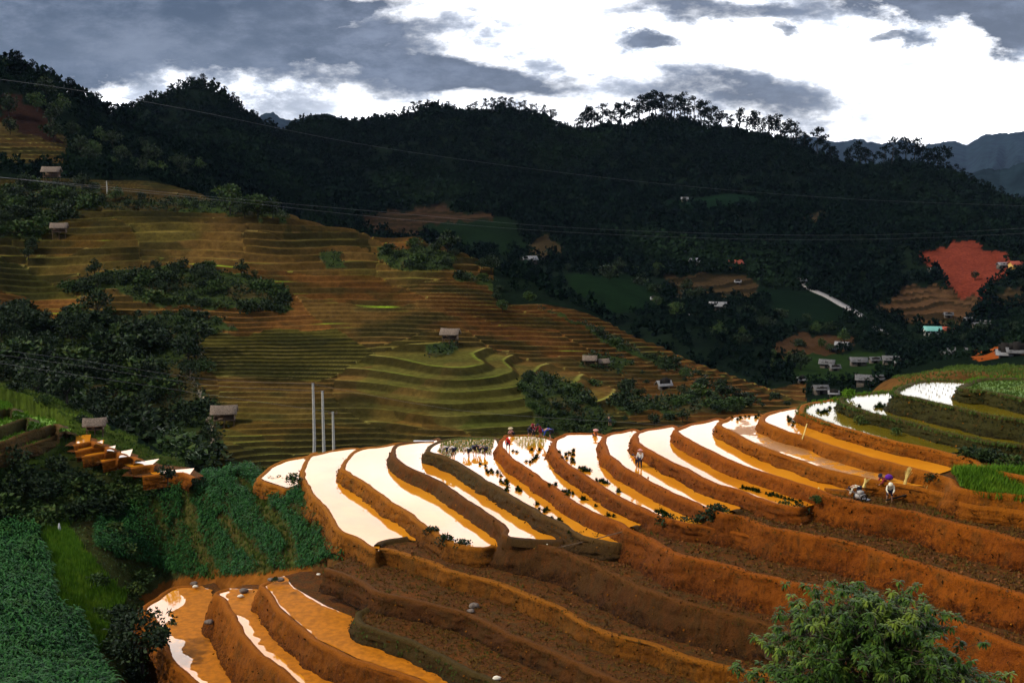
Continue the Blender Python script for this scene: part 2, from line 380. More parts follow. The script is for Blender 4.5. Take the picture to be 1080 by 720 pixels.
small('m1', 29.3, 30.6, [(72,457),(68,454),(58,459),(40,465),(20,471),(0,478),(-20,484),(-60,494)], [(75,450),(60,444),(20,440),(-60,440)])
small('m2', 28.2, 29.6, [(63,450),(58,446.5),(45,450),(25,456),(8,463),(-20,470),(-60,480)], [(58,441),(40,438),(0,436),(-60,440)])
small('m3', 27.0, 28.6, [(31,443),(28,440),(15,443.5),(0,449),(-30,456),(-60,462)], [(30,434),(10,430),(-60,430)])
small('m4', 26.0, 27.4, [(14,432),(11,429.5),(0,431),(-30,437)], [(10,423),(-5,421),(-40,425)])

# ---------------------------------------------------------------- the lie of the land: thin-plate surface through surveyed points
CT = []      # x, y, z
def cr(px, py, D):          # D is measured straight ahead, not along the line of sight
    x, y, z = ray(px, py); CT.append(np.array([x / y * D, D, z / y * D]))
def ch(px, D, H):
    x, y, z = ray(px, 190.); CT.append(np.array([x / y * D, D, -H]))
for px in (-350, 0, 270, 540, 810, 1080, 1430):
    ch(px, 15, 13.5); ch(px, 30, 18)
for px, H in ((-300, 27), (0, 28), (270, 30), (540, 31), (810, 30), (1080, 28), (1400, 26)): ch(px, 50, H)
# corn field lower left, path, ravine
for p in [(0,720,75),(60,720,79),(110,720,82),(0,640,91),(60,640,93),(0,565,108),(60,560,110),(0,600,99),(50,600,101),(100,650,96),(90,610,101),(130,680,93),(105,585,106),
          (-80,640,92),(-80,720,75),(-150,580,100),(-100,560,110)]: cr(*p)
cr(150,716,91.5); cr(140,660,97); cr(180,722,90.5); ch(200, 84, 41.4); ch(270, 70, 41); ch(160, 80, 39.6); cr(150,628,106)
# crop hill between the ravine and the flooded terraces
for p in [(135,575,111.5),(120,548,117),(128,527,121),(160,512,124),(200,503,125),(240,496,124.5),(268,492,122.5),(262,512,117.5),(240,530,114.5),(200,540,117),(170,560,116),(290,520,111.6),(304,526,109.8),
          (314,523,108.2),(322,535,104.5),(334,548,101.2),(346,562,97.6),(356,574,94.6),(366,586,91.8),(330,578,96.5),(300,560,102.5),(270,550,107.5),(240,570,107.8),(200,590,111),(210,607,108.6),(232,607,103.5),(250,607,100.2),(270,604,97.8),(300,596,97),(335,592,93.5),(300,580,99),(172,604,112.5)]: cr(*p)
# below the lower ponds' own beds
for px, py, H in ((215,680,40.2),(285,680,36.9),(350,672,34.9),(185,650,40.2),(205,632,40.2)): CT.append(np.append(at_level(px, py, H), -H))
ch(313, 116, 33.0)
# under and behind the near spur
for px, D, H in ((420, 105, 33), (520, 95, 32), (640, 90, 29), (760, 82, 26), (880, 75, 23), (1000, 75, 19.5), (1150, 75, 17.5), (1300, 75, 15),
                 (600, 75, 32), (800, 66, 29), (1000, 60, 27), (1200, 60, 24), (450, 85, 36), (640, 60, 33), (1600, 80, 12)): ch(px, D, H)
for px, D, H in ((290, 128, 36), (380, 131, 36), (480, 127, 35), (590, 121, 33), (700, 112, 31), (800, 106, 29), (880, 100, 26)): ch(px, D, H)
for px, D, H in ((250, 142, 43), (400, 143, 44), (550, 140, 44), (700, 140, 46), (820, 140, 44), (920, 130, 34)): ch(px, D, H)
# grass shoulder at the right edge
for p in [(1000,392,100),(1040,392,102),(1080,396,98),(960,396,108),(1160,396,96),(930,404,112),(1040,380,150),(1080,372,175),(1000,388,190),(960,392,160),(1150,360,180),(1060,366,200)]: cr(*p)
# small spur on the left with its ponds
for p in [(0,405,139),(60,421,138),(100,441,134.5),(140,463,131),(170,484,127.5),(196,497,125),(-60,396,142),(-150,380,147)]: cr(*p)
for p in [(0,491,117),(50,481,121),(75,485,122),(95,494,121.8),(120,503,121.5),(145,513,121),(100,515,119),(60,520,116.5),(0,520,114),(-80,505,114),(178,513,121.2),(205,506,121.8)]: cr(*p)
for px, D, H in ((0, 160, 33), (80, 158, 36), (150, 150, 39), (210, 140, 41), (-100, 170, 34)): ch(px, D, H)
# gully woods
for p in [(0,392,172),(60,400,176),(120,430,172),(170,455,166),(210,474,158),(0,350,195),(100,370,195),(200,400,182),(215,440,172),(-100,380,190),(-100,330,205)]: cr(*p)
# big terraced hill
for p in [(240,455,164),(330,472,158),(450,468,160),(550,458,164),(650,452,168),(740,440,174),(240,486,150),(820,423,190),
          (300,400,186),(420,410,182),(560,410,188),(680,410,195),(300,350,206),(420,350,208),(600,360,215),(700,385,214),
          (0,320,212),(100,320,214),(200,320,216),(300,300,232),(420,300,236),(540,320,232),(0,260,240),(100,260,243),(200,260,246),(320,255,256),(400,265,254),
          (0,215,268),(100,215,270),(200,215,276),(260,220,276),(-100,320,205),(-100,260,235),(-100,215,265)]: cr(*p)
for p in [(210,204,292),(300,226,284),(370,241,274),(440,251,266),(500,272,258),(560,297,248),(620,326,242),(700,366,234),(760,393,226),(820,414,214),(860,428,205),(120,192,296),(60,188,300),(0,188,300)]: cr(*p)
for px, D, H in ((260, 330, 30), (340, 320, 38), (420, 315, 46), (500, 305, 50), (600, 290, 56), (700, 280, 60), (780, 268, 62), (860, 255, 60), (940, 240, 56)): ch(px, D, H)
# upper left hill, dome, main ridge (bare ground line, the trees stand above it)
for p in [(0,160,335),(60,165,340),(120,180,335),(180,196,330),(0,120,375),(60,125,385),(110,145,400),(0,74,410),(30,80,415),(70,97,425),(105,114,440),(132,128,460),(-100,60,420),(-100,120,360),(-100,160,330)]: cr(*p)
for px, D, H in ((-100, 520, -10), (0, 520, -15), (80, 540, 5), (130, 560, 10)): ch(px, D, H)
for p in [(140,132,640),(165,118,650),(205,110,650),(235,118,650),(262,138,640),(285,156,640),(200,162,560),(250,160,560),(170,160,500),(220,190,430),(300,200,500)]: cr(*p)
for px, D, H in ((180, 800, 0), (250, 800, 20)): ch(px, D, H)
for p in [(310,148,760),(345,140,770),(400,137,770),(440,125,770),(470,120,770),(520,128,770),(560,134,770),(605,145,770),(640,139,770),(690,130,770),(740,134,770),(800,147,770),
          (850,166,765),(880,177,760),(930,184,750),(965,180,745),(1000,196,730),(1040,212,710),(1080,222,690),(1160,240,660),
          (350,200,620),(450,200,640),(560,200,640),(680,200,640),(800,210,620),(900,220,600),(1000,235,580),(1100,250,540),
          (450,248,500),(560,270,480),(680,280,470),(800,290,470),(900,290,480),(1000,270,500),(1080,270,500),
          (620,310,380),(700,330,380),(800,340,390),(900,330,420),(1000,320,440),(1080,300,450),(1180,290,440),
          (720,355,330),(800,380,330),(870,385,340),(940,370,370),(1010,350,390),(1080,335,400),(850,412,290),(920,402,290),(980,398,270),(1040,372,300)]: cr(*p)
for px in (250, 400, 550, 700, 850, 1000, 1150): ch(px, 1000, 30); ch(px, 1300, 70)
for px in (-300, -100, 100): ch(px, 1200, 40)
CT = np.array(CT)
def tps_fit(P, Z, lam=.0):
    n = len(P); d2 = ((P[:, None] - P[None]) ** 2).sum(-1) + 1e-12
    K = .5 * d2 * np.log(d2) + lam * np.eye(n)
    Q = np.concatenate([np.ones((n, 1)), P], 1)
    A = np.block([[K, Q], [Q.T, np.zeros((3, 3))]])
    return np.linalg.solve(A, np.concatenate([Z, np.zeros(3)]))
# work in log-polar so that near and far points carry alike
def lp(x, y):
    r = np.hypot(x, y); return np.stack([np.arctan2(x, y) * 2.2, np.log(r)], -1) * 3
SC = lp(CT[:, 0], CT[:, 1]); RR = np.hypot(CT[:, 0], CT[:, 1])
co = tps_fit(SC, CT[:, 2] / RR, 2e-5)          # slope from the eye, smooth across the scene
def surf(x, y):
    P = lp(x, y); out = np.empty(len(P)); CH = 40000
    for i in range(0, len(P), CH):
        p = P[i:i + CH]
        d2 = ((p[:, None, 0] - SC[None, :, 0]) ** 2 + (p[:, None, 1] - SC[None, :, 1]) ** 2) + 1e-12
        out[i:i + CH] = (.5 * d2 * np.log(d2)) @ co[:-3] + co[-3] + p @ co[-2:]
    return out * np.hypot(x, y)
# ---------------------------------------------------------------- ground sheet
AZ = np.radians(np.linspace(-34, 35, 1070))
def rows():
    r = [14.0]
    while r[-1] < 1320:
        x = r[-1]
        r.append(x + (.9 if x < 60 else .42 if x < 150 else .17 if x < 290 else .36 if x < 320 else .36 + (x - 320) * .012))
    return np.array(r)
RG = rows()
AA, RRG = np.meshgrid(AZ, RG)           # rows x cols
GX = RRG * np.sin(AA); GY = RRG * np.cos(AA)
GZ0 = surf(GX.ravel(), GY.ravel()).reshape(GX.shape)
PX, PY = to_px(GX, GY, GZ0)
GZ = GZ0 + (fbm(GX / 9, GY / 9, 3) - .5) * np.clip((RRG - 60) / 200, 0, 1) * .4 + (fbm(GX / 60, GY / 60, 5, 3) - .5) * np.clip((RRG - 380) / 300, 0, 1) * 26
# the stepped knob in the middle of the big hill
kx, ky = at_range(505, 398, 184)[:2]
KN = np.exp(-(((GX - kx) / 17) ** 2 + ((GY - ky) / 14) ** 2))
GZ += 3.3 * KN
FOREST_H1 = [  # woods and scrub on the big hill
 [(-80,320),(0,322),(40,338),(90,330),(140,345),(190,350),(215,372),(212,400),(232,440),(235,470),(215,500),(150,490),(100,450),(60,424),(0,404),(-80,396)],
 [(-80,210),(0,205),(40,196),(100,200),(118,214),(70,226),(48,240),(44,252),(0,250),(-80,250)],
 [(110,212),(200,208),(300,224),(300,232),(220,222),(110,220)],
 [(80,292),(130,283),(190,280),(238,284),(262,290),(310,312),(312,326),(240,326),(160,320),(120,304),(70,308)],
 [(548,405),(585,404),(610,415),(632,432),(646,450),(640,462),(575,462),(552,435)],
 [(398,262),(440,258),(475,268),(482,282),(430,286),(400,276)],
 [(480,285),(530,300),(600,335),(660,362),(740,395),(800,425),(760,436),(650,434),(640,420),(700,418),(740,408),(640,360),(560,315),(480,294)],
 [(60,328),(110,332),(200,330),(250,345),(200,352),(100,345)],
 [(452,366),(470,360),(480,372),(470,384),(455,388)],
 [(610,372),(640,372),(670,384),(650,392),(615,386)],
 [(335,266),(362,266),(366,280),(345,282)],
]
def wob(px, py, r, s=0): return px + (fbm(px / 13, py / 9, 11 + s) - .5) * 22, py + (fbm(px / 13, py / 9, 31 + s) - .5) * 13
WX, WY = wob(PX, PY, GY)
hill = (GY > 138) & (GY < 300) & (WY > 175) & (PX < 850)
hill &= ~((PY < 232) & (PX > 330)) & ~((GY > 232) & (PX > 520) & (PY < 340))
hill_up = (GY > 285) & (GY < 372) & (PX < 70) & (PY < 172) & (PY > 96)
spur = (GY > 116) & (GY < 160) & (PX < 205) & (PY > 398) & (PY < 520) & inpoly(WX, WY, [(-90,392),(0,404),(60,420),(100,440),(150,466),(205,497),(150,520),(110,505),(84,485),(0,500),(-90,500)])
wood = np.zeros(GX.shape, bool)
for p in FOREST_H1: wood |= inpoly(WX, WY, p) & hill
RPATCH = [  # far fields and clearings: outline, colour, stepped?
 ([(925,318),(952,302),(975,296),(1010,302),(1035,312),(1032,330),(1010,341),(960,340)], (.115,.062,.03), 1),
 ([(700,292),(790,288),(800,300),(788,312),(720,310)], (.07,.045,.022), 1),
 ([(972,270),(998,258),(1032,261),(1066,277),(1060,292),(1046,300),(1034,314),(1018,308),(996,290)], (.22,.046,.026), 0),
 ([(815,365),(850,352),(898,356),(900,366),(860,378),(822,378)], (.085,.045,.022), 0),
 ([(838,372),(930,372),(955,385),(900,402),(840,400)], (.02,.04,.012), 0),
 ([(545,258),(575,250),(598,262),(590,272),(550,272)], (.055,.04,.02), 0),
 ([(380,228),(440,222),(520,232),(530,246),(450,246),(380,240)], (.05,.03,.018), 1),
 ([(440,240),(540,238),(560,262),(520,268),(470,252)], (.009,.020,.009), 0),
 ([(590,285),(650,290),(700,300),(690,330),(640,330),(600,305)], (.009,.022,.009), 0),
 ([(800,300),(850,302),(900,320),(880,345),(820,340)], (.007,.017,.009), 0),
 ([(1025,372),(1052,366),(1074,372),(1078,380),(1052,384),(1030,379)], (.36,.085,.018), 0),
 ([(1010,388),(1050,384),(1110,384),(1110,402),(1010,402)], (.05,.075,.012), 0),
 ([(930,395),(985,388),(1110,392),(1110,410),(960,404)], (.045,.07,.014), 0),
 ([(700,208),(780,205),(800,222),(760,232),(700,226)], (.008,.022,.012), 0),
 ([(840,230),(868,224),(880,234),(850,238)], (.06,.045,.025), 0),
 ([(690,385),(760,396),(800,410),(830,425),(790,428),(740,412)], (.15,.07,.022), 1),
 ([(0,95),(20,100),(55,125),(62,150),(30,140),(0,125)], (.030,.016,.012), 0),
 ([(1040,308),(1080,305),(1080,322),(1045,322)], (.06,.04,.02), 1),
 ([(300,238),(390,250),(395,262),(300,250)], (.09,.075,.02), 1),
]
step_mask = (hill | hill_up)
patchid = np.full(GX.shape, -1)
for i, (p, c, s) in enumerate(RPATCH):
    m = inpoly(WX, WY, p) & (GY > 150 if i < 14 or i > 15 else GY > 0)
    if i in (11, 12): m = inpoly(WX, WY, p) & (GY > 92) & (GY < 190)
    patchid[m] = i
    if s: step_mask |= m
# the hill is farmed in plots, each stepped a little differently
cx_ = GX + GY * .55 + (fbm(GX / 30, GY / 30, 201, 3) - .5) * 26; cy_ = GY - GX * .25 + (fbm(GX / 25, GY / 25, 203, 3) - .5) * 26
ci = np.floor(cx_ / 27); cj = np.floor(cy_ / 20 + .5 * (ci % 2))
cellr = hash2(ci, cj, 205); cell2 = hash2(ci, cj, 207); cellh = .82 + .5 * cellr
hs = np.where(GY > 285, 1.3, np.where(spur, 1.0, cellh * (.80 + 1.2 * sstep(220, 275, cj * 20 + 10))))
hs = np.where(GY > 400, 2.0, hs)
hs = np.where(KN > .12, 1.25, hs)
ph = (GZ + .16 * (GY - 200) * hill * (KN < .12) + .30 * (GY - 130) * spur) / hs + (fbm(GX / 26, GY / 26, 41, 3) - .5) * 1.6 * (KN < .12) + (fbm(GX / 9, GY / 9, 43, 3) - .5) * .25 + cell2 * 3 * hill * (KN < .12)
fl = np.floor(ph); fr = ph - fl
soft = np.clip(1 - (wood * .8), 0, 1)
T = np.where(fr < .55, fr * .145, .08 + .92 * sstep(.55, .98, fr))
dz = (T - fr) * hs * soft
quant = step_mask | spur
GZ = np.where(quant, GZ + dz * np.where(GY > 400, .6, 1) * np.where(spur, .2, 1), GZ)
# ---- colours of the cover itself
C = np.zeros(GX.shape + (3,))
def setc(mask, c): C[mask] = c
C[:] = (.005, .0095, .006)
n_a = fbm(GX / 30, GY / 30, 61); n_b = fbm(GX / 5, GY / 5, 67); n_c = fbm(GX / 12, GY / 3.5, 71)
n_r = vnoise(fl * 3.7 + 11, fl * 1.3 + np.floor(AA * 24 + fbm(GX / 20, GY / 20, 5) * 3), 77)        # field to field
C += (n_a[..., None] - .45) * np.array([.006, .011, .005])
C = np.maximum(C, .0015)
def lerp(a, b, t): t = np.clip(t, 0, 1)[..., None]; return np.asarray(a) * (1 - t) + np.asarray(b) * t
brown = lerp((.085, .046, .014), (.150, .084, .022), n_r)
olive = lerp((.056, .052, .012), (.098, .084, .017), n_r)
red = lerp((.060, .022, .008), (.095, .038, .011), n_r)
gk = sstep(395, 455, PY + (n_a - .5) * 90) * sstep(640, 520, PX)
hc = lerp(brown, olive, gk * .85 + sstep(.52, .66, n_a) * .7)
hc = hc * (.72 + .62 * cellr[..., None]); hc = lerp(hc, hc * np.array([1.25, .85, .8]), (cell2 > .62) * .7); hc = lerp(hc, (.055, .075, .012), ((cell2 < .2) & (GY < 235)) * .5)
rk = sstep(420, 470, PX + (n_b - .5) * 30) * (1 - sstep(.0, .2, KN))
hc = np.where(rk[..., None] > 0, lerp(hc, red, rk * .75), hc)
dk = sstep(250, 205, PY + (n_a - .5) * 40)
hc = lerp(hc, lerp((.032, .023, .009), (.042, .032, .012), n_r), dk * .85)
hc = lerp(hc, (.022, .026, .009), sstep(.50, .66, fbm(GX / 13, GY / 7, 311, 5)) * .7)
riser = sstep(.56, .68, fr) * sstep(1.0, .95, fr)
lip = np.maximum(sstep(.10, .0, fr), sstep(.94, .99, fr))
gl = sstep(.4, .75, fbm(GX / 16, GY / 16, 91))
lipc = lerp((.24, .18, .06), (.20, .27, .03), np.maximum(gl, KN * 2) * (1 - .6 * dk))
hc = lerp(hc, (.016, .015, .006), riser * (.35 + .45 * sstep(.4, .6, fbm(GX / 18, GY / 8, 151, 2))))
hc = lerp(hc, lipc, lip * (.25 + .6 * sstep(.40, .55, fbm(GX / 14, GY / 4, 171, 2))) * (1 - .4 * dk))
knobf = sstep(.15, .35, KN)
hc = lerp(hc, (.060, .062, .014), knobf * (1 - riser) * .6)
hm = hill | hill_up
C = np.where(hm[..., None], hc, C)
sc_ = lerp((.018, .030, .010), (.035, .050, .014), n_b)
sc_ = lerp(sc_, (.06, .035, .016), sstep(.55, .68, fbm(GX / 8, GY / 8, 97)) * .6)
C = np.where(wood[..., None], sc_, C)
sp_c = lerp((.030, .044, .010), (.055, .085, .012), sstep(.35, .6, fbm(GX / 7, GY / 7, 13)))
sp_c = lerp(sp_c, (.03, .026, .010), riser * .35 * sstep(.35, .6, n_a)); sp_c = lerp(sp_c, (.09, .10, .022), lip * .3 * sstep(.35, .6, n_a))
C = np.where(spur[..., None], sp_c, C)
for i, (p, c, s) in enumerate(RPATCH):
    m = patchid == i
    cc = lerp(np.array(c) * .75, np.array(c) * 1.25, n_r if s else n_b)
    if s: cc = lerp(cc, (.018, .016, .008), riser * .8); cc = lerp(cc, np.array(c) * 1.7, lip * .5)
    C = np.where(m[..., None], cc * .6, C)
LIME = [((600,368),12,3),((160,259),1,1),((215,275),26,3),((285,292),20,3),((330,312),24,3),((165,255),16,2),((240,278),16,2),((95,350),22,4),((60,330),14,4),((400,322),26,2),((350,340),20,2),((110,252),10,2)]
for (c0, a, b) in LIME:
    m = np.exp(-(((PX - c0[0]) / a) ** 2 + ((PY - c0[1] - (PX - c0[0]) * .12) / b) ** 2)) * hm * (1 - riser) * sstep(.35, .5, n_b)
    C = lerp(C, (.20, .33, .02), m)
# near ground: crop hill, corn field, path, ravine
near = (GY < 140) & (PY > 480) & (PX < 420) & ~spur
base_near = lerp((.022, .030, .010), (.045, .050, .014), n_b)
C = np.where(near[..., None] | (GY < 60)[..., None], base_near, C)
CROP = [(84,556),(118,536),(150,524),(180,516),(215,505),(268,492),(277,508),(308,515),(320,524),(336,540),(352,560),(380,590),(352,593),(330,600),(295,604),(255,608),(215,612),(180,606),(150,596),(122,590),(98,575)]
CORN = [(-120,540),(0,557),(36,552),(42,585),(52,600),(60,640),(88,660),(98,690),(120,730),(110,800),(-120,800)]
GREEN = [(42,556),(66,548),(84,575),(104,600),(130,625),(118,655),(104,690),(84,655),(62,640),(56,600)]
crop = inpoly(WX, PY, CROP) & near; corn = inpoly(WX, PY, CORN) & near; green = inpoly(WX, PY, GREEN) & near
RED = np.array([(.11,.05,.016)])
STRIPES = [[(196,524),(199,545),(205,565),(212,585),(224,606)],[(236,552),(248,568),(262,582),(275,596),(281,606)],[(276,532),(286,548),(298,562),(305,576),(306,596)],[(306,540),(318,546),(330,556)],[(252,508),(262,518),(275,528)],[(161,524),(166,545),(172,560)]]
def near_line(PXs, PYs, L, w):
    L = catmull(L, 3.0); d = np.full(PXs.shape, 1e9)
    for a in L: d = np.minimum(d, np.hypot(PXs - a[0], (PYs - a[1]) * 1.0))
    return d < w
stripe = np.zeros(GX.shape, bool)
sub = crop
stx, sty = PX[sub], PY[sub]; sm = np.zeros(stx.shape, bool)
for i, L in enumerate(STRIPES): sm |= near_line(stx + (fbm(stx / 8, sty / 8, 5) - .5) * 8, sty, L, 7.5 if i < 3 else 5)
stripe[sub] = sm
C = np.where(crop[..., None], lerp((.02, .03, .009), (.05, .035, .012), n_b), C)
C = np.where(stripe[..., None], lerp((.065, .042, .014), (.05, .06, .016), n_b), C)
C = np.where(corn[..., None], (.012, .022, .008), C)
C = np.where(green[..., None], lerp((.05, .11, .012), (.07, .15, .014), n_b), C)
bankz = inpoly(WX, PY, [(150,628),(178,612),(225,600),(255,606),(300,600),(345,594),(352,600),(290,616),(230,624),(180,624),(150,645)]) & near
C = np.where(bankz[..., None], lerp((.10, .035, .008), (.20, .07, .010), n_b), C)
pit = inpoly(WX, PY, [(140,640),(215,640),(230,800),(120,800)]) & near
C = np.where(pit[..., None], lerp((.04, .016, .006), (.07, .03, .01), n_b), C)
sh = inpoly(WX, WY, [(60,510),(84,505),(88,525),(70,535)]) & near
C = np.where(sh[..., None], (.30, .07, .02), C)
# around the near spur the soil is bare
bare = (GY < 125) & (PX > 330)
C = np.where(bare[..., None], lerp((.07, .035, .012), (.12, .055, .016), n_b), C)
# keep the ground under the built terraces
lim = np.full(GX.shape, 1e9)
for k, P in POLY.items():
    m = inpoly(GX, GY, P)
    h = LEV[k] - .7
    if k[0] in 's' and k != 's0': h = LEV[k] - .5
    lim[m] = np.minimum(lim[m], 1e9); lim[m] = h if k[0] != 's' else np.where(lim[m] < 1e8, np.maximum(lim[m], h), h)
GZ = np.minimum(GZ, lim)
nr, ncol = GX.shape
idx = np.arange(nr * ncol).reshape(nr, ncol)
F = np.stack([idx[:-1, :-1], idx[:-1, 1:], idx[1:, 1:], idx[1:, :-1]], -1).reshape(-1, 4)
M_ground = ground_mat('ground')
g = mesh_obj('ground', np.stack([GX, GY, GZ], -1).reshape(-1, 3), F, M_ground, smooth=True, col=C.reshape(-1, 3))
tag(g, kind='structure')
# far country out to the horizon, well below everything seen
hz = np.array([(-9000, 1000, -150), (9000, 1000, -150), (9000, 9000, -150), (-9000, 9000, -150), (9000, -3000, -150), (-9000, -3000, -150)])
o = mesh_obj('distant_ground', hz, np.array([[0, 1, 2, 3], [0, 5, 4, 1]]), simple('far_ground', (.02, .03, .02), .95)); tag(o, kind='structure')

# interpolate the finished ground
def gz(x, y):
    x = np.asarray(x, float); y = np.asarray(y, float)
    a = (np.arctan2(x, y) - AZ[0]) / (AZ[1] - AZ[0]); r = np.hypot(x, y)
    j = np.clip(np.searchsorted(RG, r) - 1, 0, nr - 2); i = np.clip(np.floor(a).astype(int), 0, ncol - 2)
    t = np.clip((r - RG[j]) / (RG[j + 1] - RG[j]), 0, 1); s = np.clip(a - i, 0, 1)
    return (GZ[j, i] * (1 - s) + GZ[j, i + 1] * s) * (1 - t) + (GZ[j + 1, i] * (1 - s) + GZ[j + 1, i + 1] * s) * t
def hit(px, py, rmin=0, rmax=1e9):
    """where the line of sight meets the ground between two ranges"""
    x, y, z = [float(v) for v in ray(px, py)]
    r = RG[(RG >= rmin) & (RG <= rmax)]
    zz = gz(x * r, y * r); k = np.where(zz >= z * r)[0]
    if len(k) == 0: return None
    rr = r[k[0]]
    return np.array([x * rr, y * rr, float(zz[k[0]])])

# ---------------------------------------------------------------- banks, fields and flooded paddies
B_or = bank_mat('bank_orange', (.15, .040, .002), (.29, .086, .004), (.035, .034, .008), .30, 1)
B_or2 = bank_mat('bank_ochre', (.155, .050, .003), (.29, .098, .005), (.04, .042, .010), .38, 2)
B_dk = bank_mat('bank_brown', (.050, .026, .007), (.090, .046, .010), (.032, .030, .010), .7, 3)
B_red = bank_mat('bank_red', (.135, .030, .002), (.27, .070, .003), (.040, .034, .008), .30, 4)
B_red2 = bank_mat('bank_redbrown', (.058, .020, .004), (.120, .042, .006), (.036, .030, .008), .55, 5)
B_ol = bank_mat('bank_olive', (.032, .022, .005), (.060, .038, .008), (.026, .034, .007), 1.0, 6)
B_gr = bank_mat('bank_green', (.04, .028, .006), (.075, .045, .008), (.028, .045, .008), .8, 7)
M_dry = dry_mat('stubble_soil')
W_main = water_mat('paddy_water', (.62, .22, .010), (.70, .28, .016), 1.6)
W_mud = water_mat('muddy_water', (.50, .17, .008), (.62, .23, .010), 1.45, .0)
W_mix = water_mat('muddy_paddy', (.62, .24, .02), (.7, .28, .02), 1.5, .50)
W_gr = water_mat('green_water', (.11, .085, .006), (.16, .11, .008), 1.5)
M_field = dry_mat('field_soil')
M_limef = simple('young_rice_field', (.11, .22, .018), .9, .3, 1.5)
M_grassf = simple('short_grass', (.075, .14, .014), .9, .35, 1.2)
BM = {'s15': B_ol, 's14': B_ol, 's13': B_ol, 's12': B_or, 's11': B_or, 's10': B_or, 's9': B_red, 's8': B_red, 's7': B_red, 's6': B_red, 's5': B_red,
      's4': B_dk, 's3': B_red2, 's2': B_or2, 's1': B_or2, 's0': B_or2, 't1': B_red2, 't2': B_ol, 't3': B_or, 't4': B_or, 't5': B_or,
      'l6': B_or, 'l5': B_or, 'l4': B_or, 'l3': B_or, 'l2': B_or, 'l1': B_or, 'm1': B_dk, 'm2': B_dk, 'm3': B_ol, 'm4': B_ol}
M_lip_g = bank_mat('green_lip', (.06, .08, .014), (.10, .13, .02), (.07, .12, .012), 1.2, 9)
def orient(P):
    return 1 if (P[:, 0] * np.roll(P[:, 1], -1) - P[:, 1] * np.roll(P[:, 0], -1)).sum() > 0 else -1
def normals(L, sgn):
    T = np.gradient(L, axis=0); T /= np.linalg.norm(T, axis=1)[:, None] + 1e-9
    # smooth the tangents so that tight turns do not fold
    for _ in range(3): T[1:-1] = (T[:-2] + T[1:-1] * 2 + T[2:]) / 4
    T /= np.linalg.norm(T, axis=1)[:, None] + 1e-9
    return np.stack([T[:, 1], -T[:, 0]], -1) * sgn
def bank(name, k, L, sgn, z, zdrop, mat, bund=.2, slope=.36, batter=True):
    LB = catmull(L, .2); L = LB[:, :2]; bund = np.clip(LB[:, 2], .02, .3)
    # a hand-cut edge is never quite smooth
    s = np.concatenate([[0], np.cumsum(np.linalg.norm(np.diff(L, axis=0), axis=1))])
    N = normals(L, sgn)
    sd_ = abs(hash(k)) % 97 if False else sum(map(ord, k)) % 97
    L = L + N * ((fbm(s / 2.2, s * 0 + sd_, 3, 4) - .5) * (.14 if k[0] in 'lm' else .42))[:, None]
    h = z - zdrop; one = np.ones(len(L)); rows_ = [(-1.1, -.25 * one), (-.62, -.06 * one), (-.42, bund * .7), (-.26, bund), (-.08, bund * 1.03), (.0, bund * .8), (.05, bund * .25)]
    nw = 15
    for i in range(1, nw + 1):
        t = i / nw; rows_.append((.05 + slope * h * t, bund * .25 - (h + bund * .25) * t))
    V = []
    for j, (off, dz) in enumerate(rows_):
        amp = (0.06 if j < 7 else .12 + .016 * (j - 6)) * (.5 if k[0] in 'lm' else 1)
        nn = (fbm(s / 1.1 + j * .13, s * 0 + j * .45 + sd_, 7, 4) - .5) * amp * 2
        if j > 7: nn = nn + (fbm(s / .38, s * 0 + j * .55 + sd_, 19, 3) - .5) * .26 - .10 * (vnoise(s / 1.9 + 40, s * 0 + j * .16 + sd_, 23) > .72)
        bz = (fbm(s / 1.7, s * 0 + sd_ + 9, 9, 3) - .5) * (.08 if 2 <= j <= 5 else .0)
        P = L + N * (off + nn)[:, None]
        V.append(np.concatenate([P, (z + dz + bz)[:, None]], 1))
    V = np.array(V); m, n = V.shape[:2]
    I = np.arange(m * n).reshape(m, n)
    F = np.stack([I[:-1, :-1], I[:-1, 1:], I[1:, 1:], I[1:, :-1]], -1).reshape(-1, 4)
    if sgn < 0: F = F[:, ::-1]
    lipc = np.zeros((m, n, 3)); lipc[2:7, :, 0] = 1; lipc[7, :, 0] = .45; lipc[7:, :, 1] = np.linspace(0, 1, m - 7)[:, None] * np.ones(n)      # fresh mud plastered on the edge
    o = mesh_obj(name, V.reshape(-1, 3), F, mat, smooth=True, col=lipc.reshape(-1, 3)); tag(o, kind='structure')
    if k[0] in 'st':
        px, py = to_px(V[..., 0], V[..., 1], V[..., 2]); ok = np.zeros((m, n), bool); ok[8:, :] = (px[8:] > -5) & (px[8:] < 1085) & (py[8:] < 725) & (V[8:, :, 2] > zdrop + .25)
        J, I_ = np.where(ok); WALL.append((k, V[J, I_], N[I_]))
    return o
WALL = []
def sheet(name, P, z, mat, kind='structure'):
    P = np.asarray(P); keep = np.ones(len(P), bool); keep[1:] = np.linalg.norm(np.diff(P, axis=0), axis=1) > 1e-3; P = P[keep]
    tri = tessellate_polygon([[Vector((a[0], a[1], 0)) for a in P]])
    V = np.concatenate([P, np.full((len(P), 1), z)], 1)
    o = mesh_obj(name, V, np.array(tri), mat)
    me = o.data
    if me.polygons[0].normal.z < 0: me.flip_normals()
    tag(o, kind=kind); return o
